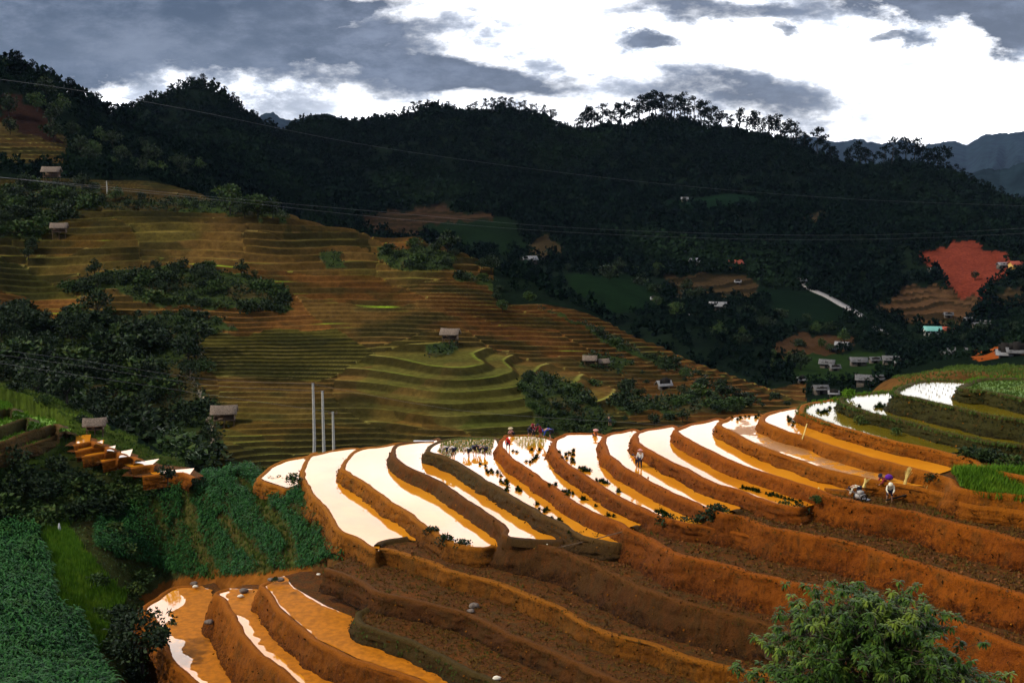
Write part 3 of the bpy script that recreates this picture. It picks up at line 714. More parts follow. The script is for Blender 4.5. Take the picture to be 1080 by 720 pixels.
for k in list(POLY):
    P = POLY[k]; sgn = orient(P)
    z = LEV[k]
    if k in ('s0',): fm = M_dry
    elif k[0] == 'm': fm = M_limef
    elif k == 's15': fm = M_grassf
    else: fm = M_dry
    front = RIMW[k]
    bh = .1 if k[0] in 'lm' else .2
    fb = np.concatenate([front, RIMB[k][:, None] if k in RIMB else np.full((len(front), 1), bh)], 1); path = fb
    if k in BACKW:   # own far bund and the rim in one run
        b = full[k]; j = len(BACKW[k]) + 2
        path = np.concatenate([np.concatenate([b[:j][::-1], np.full((len(b[:j]), 1), .18)], 1), fb])
    sheet('terrace_ground', P, z, fm)
    small_ = k[0] in 'lm'
    bank('terrace_bank', k, path, sgn, z, DROP[k], BM[k], bund=.1 if small_ else .2, slope=.3 if small_ else (.38 if k[0] == 't' else .28 if k == 's1' else .45))
print('terraces done')
# ---------------------------------------------------------------- water: rim piece (indices into the rim) + the foot of the next bank, hidden under it
def wpoly(k, i0, i1, nxt, j0, j1, back=True, extra=None):
    a = RIMW[k][i0:i1 + 1]
    sgn = orient(POLY[k]); La = catmull(a, .5); La = La - normals(La, sgn) * .3
    b = RIMW[nxt][j0:j1 + 1]; sg2 = orient(POLY[nxt]); Lb = catmull(b, .5); Lb = Lb - normals(Lb, sg2) * .35
    parts = []
    if back and k in BACKW:
        bk = BACKW[k] - np.array([0, .3]); parts.append(bk[::-1])
    parts.append(La)
    if extra is not None: parts.append(at_level([p[0] for p in extra], [p[1] for p in extra], -LEV[k] - .1))
    parts.append(Lb[::-1])
    return np.concatenate(parts)
def rng_to(k, px):   # last rim index left of a column
    r = RIMS[k][2]; return max(i for i, p in enumerate(r) if p[0] <= px)
WP = {}
def pond(k, pxa, nxt, pxb, mat, extra=None, lift=.09):
    P = wpoly(k, 0, rng_to(k, pxa), nxt, 0, rng_to(nxt, pxb), extra=extra)
    WP[k] = P
    return sheet('paddy_water', P, LEV[k] + lift, mat)
pond('s1', 397, 's2', 451, W_main, extra=[(401,573.5),(415,571),(432,569)])
pond('s2', 511, 's3', 531, W_main, extra=[(518,574)])
pond('s3', 532, 's4', 604, W_main, extra=[(540,570),(560,571),(580,572),(596,573)])
pond('s4', 651, 's5', 662, W_main)
pond('s5', 651, 's6', 678, W_main, extra=[(668,558)])
pond('s6', 728, 's7', 751, W_main)
pond('s7', 766, 's8', 784, W_main, extra=[(772,541)])
pond('s8', 843, 's9', 863, W_mud)
pond('s9', 864, 's10', 900, W_main, extra=[(880,520),(905,521)])
pond('s10', 953, 's11', 986, W_mix)
pond('s11', 986, 's12', 1011, W_main)
pond('s12', 1025, 's13', 1048, W_gr)
pond('s13', 1131, 's14', 1131, W_gr)
pond('s14', 1131, 's15', 1131, W_gr)
p0 = np.concatenate([at_level([325,304,290,279,275,279,291,303,312,322],[481,486,491,499,504.5,507,511,515,512,514], 31.5)])
sheet('paddy_water', p0, LEV['s0'] + .09, W_main)
def pond_px(k, pts, mat, lift=.07):
    P = at_level([p[0] for p in pts], [p[1] for p in pts], -LEV[k])
    WP[k] = P
    return sheet('paddy_water', P, LEV[k] + lift, mat)
pond_px('t5', [(206,618),(180,622),(152,641),(162,652),(170,668),(178,692),(190,704),(204,716),(228,742),(275,790),(330,800),(300,740),(262,700),(240,668),(226,640),(222,622)], W_main)
pond_px('t4', [(243,621),(231,624),(229,627),(237,631),(242,642),(252,659),(265,680),(282,695),(299,707),(316,723),(364,765),(440,830),(480,790),(420,730),(345,690),(310,668),(285,640),(272,622)], W_main)
pond_px('t3', [(286,611),(278,617),(283,622),(290,632),(296,641),(304,648),(321,662),(336,675),(356,684.5),(380,696),(410,706),(438,714),(503,743),(603,798),(760,860),(620,770),(500,716),(430,690),(395,668),(370,650),(345,640),(310,620),(300,608)], W_mud)
for k, pts in {'l6': [(200,501),(193,498),(180,499),(164,501),(160,500),(158,498),(205,494)], 'l5': [(161,490),(150,491),(139,493),(130,490),(168,484)], 'l4': [(137,482),(122,484),(108,487),(98,482),(140,474)],
               'l3': [(120,477),(104,479),(90,481),(84,477),(122,470)], 'l2': [(108,471),(95,473),(82,475),(80,470),(110,464)], 'l1': [(95,465.5),(88,467),(80,468),(80,460),(96,458)]}.items():
    pond_px(k, pts, W_main, .06)
# banks of wet mud that rise out of the lower pools
M_mud = simple('wet_mud', (.40, .130, .003), .75, .22, 2.2, .12)
def mud(k, pts, jag=.35):
    P = catmull(at_level([p[0] for p in pts] + [pts[0][0]], [p[1] for p in pts] + [pts[0][1]], -LEV[k] - .1), .2)
    s = np.arange(len(P)) * .2; N = normals(P, orient(P)); P = P + N * ((fbm(s / .8, s * 0, 3, 5) - .5) * jag * 2.2)[:, None]
    o = sheet('mud_bank', P[:-1], LEV[k] + .11, M_mud)
mud('t5', [(205,616),(186,621),(192,627),(197,634),(188,640),(179,646),(183,652),(176,659),(180,668),(196,676),(192,684),(202,692),(200,700),(206,708),(216,716),(232,740),(300,800),(320,780),(262,700),(240,668),(226,640),(222,622)])
mud('t4', [(243,621),(238,627),(240,634),(244,642),(252,649),(262,654),(268,664),(274,676),(288,688),(300,696),(316,712),(366,755),(480,810),(480,790),(420,730),(345,690),(310,668),(285,640),(272,622)])
mud('t3', [(288,612),(281,617),(286,622),(293,632),(299,641),(307,648),(323,661),(338,674),(358,683.5),(382,695),(412,705),(440,713),(505,742),(605,797),(760,860),(620,770),(500,716),(430,690),(395,668),(370,650),(345,640),(310,620),(300,608)], .2)
# small earth bunds that close the flooded strips on their near side
def bund(pts, H, wdt=.3, hgt=.26, mat=B_dk):
    L = catmull(at_level([p[0] for p in pts], [p[1] for p in pts], H), .25)
    N = normals(L, 1); s = np.arange(len(L)) * .25; V = []
    for off, dz in ((-1.6, -.3), (-1., hgt * .75), (-.4, hgt), (.4, hgt * .95), (1., hgt * .7), (1.6, -.3)):
        nn = (fbm(s / .9 + off, s * 0 + off + 5, 4, 3) - .5) * .2
        V.append(np.concatenate([L + N * (off * wdt + nn)[:, None], np.full((len(L), 1), -H + dz) + ((fbm(s, s * 0 + off, 8, 3) - .5) * .12)[:, None]], 1))
    V = np.array(V); m, n = V.shape[:2]; I = np.arange(m * n).reshape(m, n)
    F = np.stack([I[:-1, :-1], I[1:, :-1], I[1:, 1:], I[:-1, 1:]], -1).reshape(-1, 4)
    o = mesh_obj('earth_bund', V.reshape(-1, 3), F, mat, smooth=True); tag(o, kind='structure')
bund([(398,577),(403,573.5),(415,571),(430,569)], 30.25)
bund([(536,569),(550,570.5),(575,572.5),(594,573)], -LEV['s3'] - .05)
bund([(667,559),(670,558),(673,557)], -LEV['s5'] - .05)
bund([(773,542),(776,541),(780,540)], -LEV['s7'] - .05)
bund([(870,518.5),(880,519),(900,521)], -LEV['s9'] - .05, mat=B_or)
# ---------------------------------------------------------------- far ridges
def ridge(name, pts, D, depth, mat, amp, seed):
    px = np.linspace(pts[0][0], pts[-1][0], 420)
    top = np.interp(px, [p[0] for p in pts], [p[1] for p in pts])
    x, y, z = ray(px, top); V = []
    for j, t in enumerate(np.linspace(0, 1, 26)):
        r = D - depth * t
        # spurs and gullies running down to the valley
        rel = (fbm(px / 34 + t * .6, t * 2.2 + px * 0, seed, 5) - .5) * amp * (t > 0) * min(1, t * 3)
        zz = z * D * (1 - t) ** 1.25 + (-150) * (1 - (1 - t) ** 1.25) + rel
        if j == 0: zz = zz + (fbm(px / 5, px * 0, seed + 3, 4) - .5) * amp * .12
        V.append(np.stack([x * r, y * r, zz], -1))
    bk = V[0].copy(); bk[:, :2] *= 1 + depth * .5 / D; bk[:, 2] -= 200; V.insert(0, bk)
    V = np.array(V); m, n = V.shape[:2]; I = np.arange(m * n).reshape(m, n)
    F = np.stack([I[:-1, :-1], I[1:, :-1], I[1:, 1:], I[:-1, 1:]], -1).reshape(-1, 4)[:, ::-1]
    o = mesh_obj(name, V.reshape(-1, 3), F, mat, smooth=True); tag(o, kind='structure')
MR = simple('ridge_forest', (.008, .016, .020), .95, .5, .02, 0)
ridge('hills', [(700,175),(780,160),(830,150),(850,142),(866,146),(890,150),(906,147),(925,152),(950,148),(975,154),(1000,148),(1020,152),(1040,142),(1062,140),(1080,137),(1130,128),(1200,134),(1300,150)], 7200, 2600, MR, 260, 5)
ridge('hills', [(960,212),(1000,192),(1020,183),(1035,178),(1055,180),(1080,172),(1130,160),(1200,165)], 2600, 900, MR, 90, 9)
ridge('hills', [(200,150),(262,138),(275,122),(288,118),(300,126),(318,132),(340,126),(360,132),(390,134),(420,140),(460,150)], 5200, 1500, MR, 160, 12)
ridge('hills', [(290,150),(308,127),(322,123),(345,121),(362,124),(390,134),(430,150)], 2100, 500, MR, 60, 15)

# ---------------------------------------------------------------- the air between here and the far ridges
v = np.array([(x, y, z) for z in (-420, 900) for x, y in ((-9300, -3300), (9300, -3300), (9300, 9300), (-9300, 9300))], float)
hm_ = bpy.data.materials.new('haze'); hm_.use_nodes = True; ht = hm_.node_tree; ht.nodes.clear()
pvn = ht.nodes.new('ShaderNodeVolumePrincipled'); pvn.inputs['Density'].default_value = HAZE; pvn.inputs['Color'].default_value = (.42, .60, 1, 1); pvn.inputs['Anisotropy'].default_value = .0
ho = ht.nodes.new('ShaderNodeOutputMaterial'); ht.links.new(pvn.outputs[0], ho.inputs['Volume'])
o = mesh_obj('haze', v, np.array([(0, 3, 2, 1), (4, 5, 6, 7), (0, 1, 5, 4), (1, 2, 6, 5), (2, 3, 7, 6), (3, 0, 4, 7)]), hm_); tag(o, kind='stuff')
# ---------------------------------------------------------------- foliage
def unit(n, r=rng):
    v = r.normal(size=(n, 3)); return v / np.linalg.norm(v, axis=1)[:, None]
def quads(cen, size, aspect=.45, droop=0., out=None, r=rng, bend=.25):
    """one leaf or leaf spray per centre: a kite of four corners folded along its length"""
    n = len(cen); d = unit(n, r)
    if out is not None: d = d * .8 + out; d /= np.linalg.norm(d, axis=1)[:, None] + 1e-9
    d[:, 2] -= droop; d /= np.linalg.norm(d, axis=1)[:, None] + 1e-9
    s = np.cross(d, unit(n, r)); s /= np.linalg.norm(s, axis=1)[:, None] + 1e-9
    up = np.cross(s, d)
    L = size * (.7 + .6 * r.random(n)); L = L[:, None]
    a = cen; b = cen + d * L * .5 + s * L * aspect * .5 + up * L * bend * .3; c = cen + d * L - up * L * bend * .4; e = cen + d * L * .5 - s * L * aspect * .5 + up * L * bend * .3
    V = np.stack([a, b, c, e], 1).reshape(-1, 3)
    return V, np.arange(4 * n).reshape(n, 4)
def lumps(n, k, rad, r=rng, flat=.8, shell=.75):
    """points near the surface of k overlapping lobes"""
    lc = unit(k, r) * .55 * rad; lc[:, 2] = np.abs(lc[:, 2]) * flat * 1.3 - .05 * rad
    lr = rad * (.35 + .3 * r.random(k))
    w_ = r.integers(0, k, n); v = unit(n, r)
    rr = (shell + (1 - shell) * r.random(n)) * lr[w_]
    p = lc[w_] + v * rr[:, None] * np.array([1, 1, flat])
    return p, v
def join(parts):
    V = []; F = []; o = 0
    for v, f in parts: V.append(v); F.append(f + o); o += len(v)
    return np.concatenate(V), np.concatenate(F)
def tube(pts, rad, seg=6):
    pts = np.asarray(pts, float); n = len(pts); rad = np.broadcast_to(rad, n)
    T = np.gradient(pts, axis=0); T /= np.linalg.norm(T, axis=1)[:, None] + 1e-9
    ref = np.array([1., 0, 0]) if abs(T[0][0]) < .8 else np.array([0, 1., 0])
    V = []
    for p, t, q in zip(pts, T, rad):
        a = np.cross(t, ref); a /= np.linalg.norm(a); b = np.cross(t, a)
        th = np.linspace(0, 2 * np.pi, seg, endpoint=False)
        V.append(p + q * (np.cos(th)[:, None] * a + np.sin(th)[:, None] * b))
    V = np.concatenate(V); F = []
    for i in range(n - 1):
        for j in range(seg):
            F.append((i * seg + j, i * seg + (j + 1) % seg, (i + 1) * seg + (j + 1) % seg, (i + 1) * seg + j))
    return V, np.array(F)
L_dark = leaf_mat('leaf_dark', (.006, .014, .006), (.018, .036, .012), (.030, .050, .012))
L_mid = leaf_mat('leaf_mid', (.014, .034, .008), (.040, .075, .016), (.060, .080, .014))
L_lime = leaf_mat('leaf_lime', (.05, .12, .010), (.10, .21, .014), (.13, .22, .016), spec=.1)
L_pine = leaf_mat('pine_needles', (.002, .005, .004), (.006, .012, .007), spec=0)
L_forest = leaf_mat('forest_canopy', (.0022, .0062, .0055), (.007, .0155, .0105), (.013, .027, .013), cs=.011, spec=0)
L_corn = leaf_mat('corn_leaf', (.006, .032, .009), (.030, .105, .024), (.022, .065, .012), rough=.5, spec=.15, cs=.35)
L_tree = leaf_mat('tree_leaf', (.008, .024, .004), (.045, .095, .010), (.13, .18, .02), rough=.5, spec=.3, cs=1.2)
L_grass = leaf_mat('grass_blade', (.035, .070, .010), (.075, .13, .018), (.12, .14, .025))
L_straw = leaf_mat('stubble', (.06, .030, .008), (.15, .085, .02), (.06, .07, .014), spec=0)
M_bark = simple('bark', (.05, .035, .022), .9, .4, 3)
M_barkd = simple('dark_bark', (.012, .010, .008), .9, .4, 3)

def sample_zone(n, pxr, pyr, rr, test, r=rng):
    """scatter points over the ground, evenly by area, kept where test(px, py, range) holds"""
    a0 = math.atan((pxr[0] - CX) / FPX); a1 = math.atan((pxr[1] - CX) / FPX)
    a = a0 + (a1 - a0) * r.random(n); R_ = np.sqrt(rr[0] ** 2 + (rr[1] ** 2 - rr[0] ** 2) * r.random(n))
    x = R_ * np.sin(a); y = R_ * np.cos(a); z = gz(x, y); px, py = to_px(x, y, z)
    k = (py > pyr[0]) & (py < pyr[1]) & test(px, py, R_)
    return np.stack([x, y, z], -1)[k]
def wzone(x, y, arr):
    a = (np.arctan2(x, y) - AZ[0]) / (AZ[1] - AZ[0]); r = np.hypot(x, y)
    j = np.clip(np.searchsorted(RG, r) - 1, 0, nr - 1); i = np.clip(np.round(a).astype(int), 0, ncol - 1)
    return arr[j, i]
def grid_points(n, mask, r=rng):
    """ground points inside a zone, even by area"""
    J, I = np.where(mask); wgt = RG[J] * np.gradient(RG)[J]; wgt /= wgt.sum()
    k = r.choice(len(J), n, p=wgt)
    a = AZ[I[k]] + (r.random(n) - .5) * (AZ[1] - AZ[0]); q = RG[J[k]] + (r.random(n) - .5) * np.gradient(RG)[J[k]]
    x = q * np.sin(a); y = q * np.cos(a); return np.stack([x, y, gz(x, y)], -1)

# --- the woods that cover the mountain: one mass
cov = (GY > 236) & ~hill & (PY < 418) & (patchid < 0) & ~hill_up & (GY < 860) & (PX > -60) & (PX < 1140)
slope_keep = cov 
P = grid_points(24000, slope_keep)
rP = np.hypot(P[:, 0], P[:, 1])
protos = []
for i in range(5):
    r2 = np.random.default_rng(50 + i)
    if i < 3: c, o = lumps(34, 4, 1., r2, .9, .6); c[:, 2] += .6
    else:
        c = unit(34, r2) * np.array([.6, .6, 1.1]); c[:, :2] *= (1.5 - (c[:, 2:3] + 1.1) / 2.2); c[:, 2] += .9; o = unit(34, r2)
    protos.append(quads(c, .6, .8, .1, o * .6, r2))
parts = []
pk = rng.integers(0, 5, len(P)); ps = (1.3 + 1.5 * rng.random(len(P)) ** 2) * np.where(rP > 450, 1.2, .8); th = rng.random(len(P)) * 6.28
for i, (v, f) in enumerate(protos):
    m = pk == i; n = m.sum()
    c, s = np.cos(th[m]), np.sin(th[m])
    X = (v[None, :, 0] * c[:, None] - v[None, :, 1] * s[:, None]); Y = (v[None, :, 0] * s[:, None] + v[None, :, 1] * c[:, None])
    Q = np.stack([X, Y, np.broadcast_to(v[None, :, 2], X.shape)], -1) * ps[m][:, None, None] + P[m][:, None, :]
    FF = f[None] + (np.arange(n) * len(v))[:, None, None]
    parts.append((Q.reshape(-1, 3), FF.reshape(-1, 4)))
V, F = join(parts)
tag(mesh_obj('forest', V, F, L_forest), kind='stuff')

# --- prototypes of trees and bushes that stand alone
def proto_mesh(name, parts, mat): v, f = join(parts); return mesh_obj(name, v, f, mat, link=False)
bush_mesh = {}
for kind, mat in (('dark', L_dark), ('mid', L_mid), ('lime', L_lime)):
    bush_mesh[kind] = []
    for i in range(3):
        r2 = np.random.default_rng(80 + i); c, o = lumps(420, 9, 1., r2, .8, .55)
        bush_mesh[kind].append(proto_mesh('bush', [quads(c + [0, 0, .35], .26, .6, .15, o * .7, r2)], mat))
def make_tree(seed, h=1., crown=.42, mat=L_dark, trunk=.45, lobes=9, n=460, leaf=.12, tall=1.):
    """unit-height broadleaf: tapered trunk, limbs, lobed crown"""
    r2 = np.random.default_rng(seed)
    tr = [tube([(0, 0, -.06), (.01, 0, .15), (.02, .01, trunk), (.02, .0, trunk + .3)], [.03, .022, .016, .006])]
    lc = []
    for i in range(lobes):
        a = i * 2.4 + r2.random(); zz = trunk + .1 + .42 * tall * r2.random(); q = crown * (.35 + .5 * r2.random()) * (1.1 - abs(zz - .6))
        e = np.array([math.cos(a) * q, math.sin(a) * q, zz]); lc.append(e)
        tr.append(tube([(.02, 0, trunk * .8 + .1 * r2.random()), e * .5 + [0, 0, trunk * .4], e], [.009, .006, .002], 4))
    lc = np.array(lc + [[0, 0, .86]]); w_ = r2.integers(0, len(lc), n); v = unit(n, r2)
    rad = crown * (.3 + .18 * r2.random(len(lc)))
    c = lc[w_] + v * (rad[w_] * (.45 + .55 * r2.random(n)))[:, None] * [1, 1, .75]
    return proto_mesh('trunk', tr, M_barkd), proto_mesh('crown', [quads(c, leaf, .6, .15, v * .6, r2)], mat)
def make_pine(seed):
    """old hill pine, unit height: bare leaning stem, flat plates of needles in the upper part"""
    r2 = np.random.default_rng(seed); lean = (r2.random(2) - .5) * .12
    st = lambda z: np.array([lean[0] * z * z, lean[1] * z * z, z])
    tr = [tube([st(z) - [0, 0, .08 if z == 0 else 0] for z in (0, .3, .6, .85, .97)], [.022, .018, .013, .008, .003], 6)]
    C_, O_ = [], []
    nb = r2.integers(8, 12); z0 = .38 + .14 * r2.random()
    for i in range(nb):
        z = z0 + (.97 - z0) * (i + r2.random() * .6) / nb; a = r2.random() * 6.28
        q = (.10 + .16 * r2.random()) * (1.12 - .75 * abs(z - .68) * 2)
        e = st(z) + np.array([math.cos(a) * q, math.sin(a) * q, .03 + .03 * r2.random()])
        tr.append(tube([st(z - .03), (st(z) + e) / 2, e], [.008, .005, .002], 4))
        n = r2.integers(30, 46); v = unit(n, r2)
        C_.append(e + v * np.array([.092, .092, .042]) * (.5 + .8 * r2.random((n, 1)))); O_.append(v)
    n = 26; v = unit(n, r2); C_.append(st(.94) + v * np.array([.085, .085, .045]) * r2.random((n, 1))); O_.append(v)
    c = np.concatenate(C_); o = np.concatenate(O_)
    return proto_mesh('trunk', tr, M_barkd), proto_mesh('crown', [quads(c, .066, .75, -.1, o * .5, r2)], L_pine)
PINES = [make_pine(200 + i) for i in range(7)]
TREES = [make_tree(300 + i, mat=L_dark, crown=.40 + .05 * (i % 3), trunk=.28, n=420) for i in range(4)]
TREES_M = [make_tree(320 + i, mat=L_mid, crown=.42, trunk=.25, n=420) for i in range(3)]
def put_tree(name, meshes, loc, h, label, cat, group=None, sink=.0):
    e = empty(name, (float(loc[0]), float(loc[1]), float(loc[2]) - sink), rng.random() * 6.28, float(h))
    tag(e, label, cat, group)
    for nm, me in zip(('trunk', 'crown'), meshes):
        o = bpy.data.objects.new(nm, me); COL.objects.link(o); o.parent = e
    return e
def put_bush(kind, loc, h, label, group=None, name='bush', sq=1.):
    me = bush_mesh[kind][rng.integers(0, 3)]
    o = bpy.data.objects.new(name, me); COL.objects.link(o); o.location = (float(loc[0]), float(loc[1]), float(loc[2]) - .12 * h)
    s = h / 1.15; o.scale = (s * sq, s * sq, s); o.rotation_euler = (0, 0, rng.random() * 6.28)
    tag(o, label, 'bush', group); return o
# pines along the skyline
def crest(px, r0, r1):
    a = math.atan((px - CX) / FPX * 1.0); r = RG[(RG > r0) & (RG < r1)]
    # azimuth for a column at the horizon line
    x, y, z = ray(px, 150.); zz = gz(x * r, y * r); k = np.argmax(zz / r); return np.array([x * r[k], y * r[k], zz[k]]), r[k]
NP = 0
def pine_row(p0, p1, gap, hpx, r0, r1, jit, grp, label, depth=18):
    global NP
    px = p0
    while px < p1:
        q, r = crest(px, r0, r1)
        dd = (rng.random() - .35) * depth; k = 1 + dd / r
        x, y = q[0] * k, q[1] * k; h = (hpx * (1 + jit * (rng.random() - .5))) * r / FPX
        put_tree('pine_tree', PINES[rng.integers(0, 7)], (x, y, float(gz(x, y))), h, label, 'tree', grp); NP += 1
        px += gap * (.45 + 1.1 * rng.random())
G1 = 'pines along the mountain skyline'
pine_row(612, 700, 5.2, 25, 640, 860, .5, G1, 'tall dark pine on the highest mountain crest')
pine_row(700, 850, 5.0, 23, 640, 860, .5, G1, 'dark pine on the crest falling right of the summit')
pine_row(850, 1000, 8.0, 24, 600, 860, .7, G1, 'spindly dark pine against the blue far ridge')
pine_row(1000, 1075, 9.0, 11, 560, 860, .7, G1, 'low dark pine on the right end of the crest')
pine_row(395, 480, 5.0, 11, 640, 860, .8, G1, 'small dark pine on the rounded middle summit')
pine_row(480, 612, 5.2, 13, 640, 860, .8, G1, 'small dark pine on the crest left of the main summit')
pine_row(300, 395, 8.0, 7, 640, 860, .8, G1, 'tiny dark pine on the low left end of the ridge')
pine_row(133, 290, 5.2, 11, 560, 700, .6, 'pines on the dome-shaped hill', 'dark pine on the dome-shaped hill')
pine_row(20, 133, 4.6, 14, 370, 520, .8, 'pines on the upper left slope', 'dark pine on the far left slope')
# trees that stand alone on the terraced hill: column, foot, height in the photograph
SOLO = [(472,268,27,'T','dark round tree on the crest of the terraced hill','big'),(460,268,14,'T','lower dark tree just left of the big crest tree',''),
 (243,226,32,'M','tall green tree at the left of the pair on the hill shoulder',''),(272,230,26,'M','second green tree on the hill shoulder, beside the tall one',''),(288,231,22,'T','dark tree at the right end of the shoulder clump',''),
 (258,231,20,'T','dark low tree between the two green shoulder trees',''),(122,214,17,'M','small green tree over the long hedge line at left',''),(149,214,12,'T','thin little tree on the hedge line, right of the green one',''),
 (255,291,18,'T','slim dark tree beside the bare earth slip',''),(35,268,17,'T','dark tree left of the little hut on the slope',''),(30,274,14,'T','low dark tree at the head of the left gully',''),
 (524,318,13,'T','small dark tree on the red terraces right of centre',''),(530,330,15,'M','small green tree on the red terraces',''),(518,288,20,'T','dark tree on the crest of the hill by the far house',''),
 (508,285,14,'T','low dark tree on the crest by the far house',''),(543,292,12,'T','little dark tree at the crest bend',''),(85,165,20,'T','dark tree above the top terraces',''),(60,205,14,'T','dark tree below the top hut',''),
 (210,184,16,'M','pale green tree at the head of the hill',''),(160,178,24,'T','large dark tree at the edge of the upper woods',''),(130,176,20,'T','broad dark tree at the edge of the upper woods',''),(190,182,18,'T','dark tree near the head of the hill',''),
 (101,168,18,'M','green tree by the upper woods',''),(690,450,16,'T','dark tree just beyond the paddies right of centre',''),(720,446,16,'T','dark tree beyond the rightmost orange paddies',''),(1028,296,10,'T','dark tree beside the red cutting','')]
for (px, py, h, k, lab, _) in SOLO:
    q = hit(px, py, 135, 700)
    if q is None: continue
    r = math.hypot(q[0], q[1]); T_ = TREES if k == 'T' else TREES_M
    put_tree('tree', T_[rng.integers(0, len(T_))], q, h * r / FPX, lab, 'tree', sink=.1)
# woods in the gullies and hedges: every crown its own tree or bush, shrubs below them as a mass
CLEAR = [(237,449),(475,362),(55,192),(63,249),(622,386),(636,387),(101,463),(245,300),(700,410),(872,388),(905,386),(939,384),(913,406),(865,415),(983,354),(757,328)]
def scatter(n, polys, kinds, hr, rr, label, grp, name='bush', minsep=1.6, px_lim=(-20, 1100)):
    cand = []
    for p in polys:
        P_ = np.array(p); m = inpoly(WX, WY, p) & (GY > rr[0]) & (GY < rr[1]) & (PX > px_lim[0]) & (PX < px_lim[1])
        if m.any(): cand.append(m)
    if not cand: return
    m = np.logical_or.reduce(cand); Q = grid_points(n * 6, m); keep = []
    for q in Q:
        qx, qy = to_px(*q)
        if any(abs(qx - u) < 17 and -12 < qy - v_ < 16 for u, v_ in CLEAR): continue
        if all((q[0] - k[0]) ** 2 + (q[1] - k[1]) ** 2 > minsep ** 2 for k in keep): keep.append(q)
        if len(keep) >= n: break
    for q in keep:
        h = hr[0] + (hr[1] - hr[0]) * rng.random() ** 1.5; kd = kinds[rng.integers(0, len(kinds))]
        if kd == 'T': put_tree('tree', TREES[rng.integers(0, 4)], q, h * 1.5, label[0], 'tree', grp[0], .2)
        elif kd == 'M': put_tree('tree', TREES_M[rng.integers(0, 3)], q, h * 1.4, label[0], 'tree', grp[0], .2)
        else: put_bush(kd, q, h, label[1], grp[1], sq=1.25)
scatter(105, [FOREST_H1[0]], ['T', 'T', 'dark', 'dark', 'mid'], (1.8, 4.2), (135, 240), ('tree in the left gully', 'bush in the left gully'), ('trees in the left gully', 'bushes in the left gully'), minsep=2.4)
scatter(34, [FOREST_H1[1]], ['T', 'dark', 'mid'], (1.8, 3.6), (200, 330), ('tree in the wood below the top hut', 'bush in the wood below the top hut'), ('trees below the top hut', 'bushes below the top hut'), minsep=2.6)
scatter(16, [FOREST_H1[2]], ['dark', 'T'], (.8, 1.8), (230, 330), ('tree on the long hedge across the hill', 'bush on the long hedge across the hill'), ('trees of the upper hedge', 'bushes of the upper hedge'), minsep=2.6)
scatter(44, [FOREST_H1[3]], ['dark', 'mid', 'dark', 'T'], (1.1, 2.6), (180, 270), ('tree in the scrub across mid hill', 'bush in the scrub across mid hill'), ('trees in the middle scrub', 'bushes in the middle scrub'), minsep=2.2)
scatter(26, [FOREST_H1[4]], ['dark', 'mid'], (.6, 1.3), (140, 220), ('', 'bush on the slope beyond the workers'), ('', 'bushes on the slope beyond the workers'), minsep=1.8)
scatter(22, [FOREST_H1[5]], ['dark', 'mid', 'T'], (1., 2.2), (200, 290), ('tree in the thicket on the hill crest', 'bush in the thicket on the hill crest'), ('trees of the crest thicket', 'bushes of the crest thicket'), minsep=2.4)
scatter(60, [FOREST_H1[6]], ['dark', 'mid', 'T', 'dark'], (1., 2.4), (150, 300), ('tree in the right shoulder hedge', 'bush in the right shoulder hedge'), ('trees of the right hedge', 'bushes of the right hedge'), minsep=2.2)
scatter(18, [FOREST_H1[7]], ['dark', 'mid'], (.9, 2.0), (150, 260), ('', 'bush on the terrace edge above the left gully'), ('', 'bushes above the left gully'), minsep=2.4)
scatter(26, [[(0,60),(60,100),(140,150),(210,185),(190,200),(110,190),(60,160),(0,155)]], ['T', 'T', 'M'], (3.0, 5.5), (310, 460), ('tree in the upper left woods', ''), ('trees of the upper left woods', ''), minsep=5)
scatter(46, [[(480,245),(560,262),(640,300),(720,345),(800,385),(850,410),(900,372),(1080,360),(1080,345),(900,340),(800,330),(700,290),(600,262),(500,238)]], ['T', 'T', 'M', 'dark'], (2.2, 4.6), (262, 460), ('tree on the valley floor', 'bush on the valley floor'), ('valley floor trees', 'valley floor bushes'), minsep=5)
scatter(40, [[(620,395),(700,388),(770,402),(840,424),(830,440),(740,442),(680,452),(655,450),(650,430)]], ['dark', 'dark', 'mid', 'T'], (.6, 1.6), (140, 240), ('tree behind the right-hand paddies', 'bush behind the right-hand paddies'), ('trees behind the right-hand paddies', 'bushes behind the right-hand paddies'), minsep=2.)
scatter(40, [[(-10,500),(60,498),(88,508),(135,516),(150,524),(118,540),(80,552),(40,556),(-10,558)]], ['mid', 'dark', 'mid', 'T'], (1.2, 2.4), (100, 124), ('tree below the small left paddies', 'bush below the small left paddies'), ('trees below the left paddies', 'bushes below the left paddies'), minsep=1.3)
scatter(9, [[(100,560),(128,556),(150,590),(165,610),(150,628),(128,640),(100,620)]], ['dark', 'mid', 'mid'], (.8, 1.5), (95, 122), ('', 'bush on the weedy bank by the crop rows'), ('', 'bushes on the weedy bank'), minsep=1.2)
scatter(10, [[(100,640),(135,645),(150,660),(150,710),(125,740),(112,700)]], ['dark', 'mid', 'dark'], (.8, 1.6), (80, 108), ('', 'bush beside the lowest paddy'), ('', 'bushes on the ravine edge'), minsep=1.1)
scatter(14, [[(20,412),(60,425),(100,445),(150,470),(185,490),(150,488),(100,462),(60,440),(20,425)]], ['mid', 'dark'], (.6, 1.2), (115, 150), ('', 'small bush on the spur above left paddies'), ('', 'bushes on the left spur'), minsep=2.)
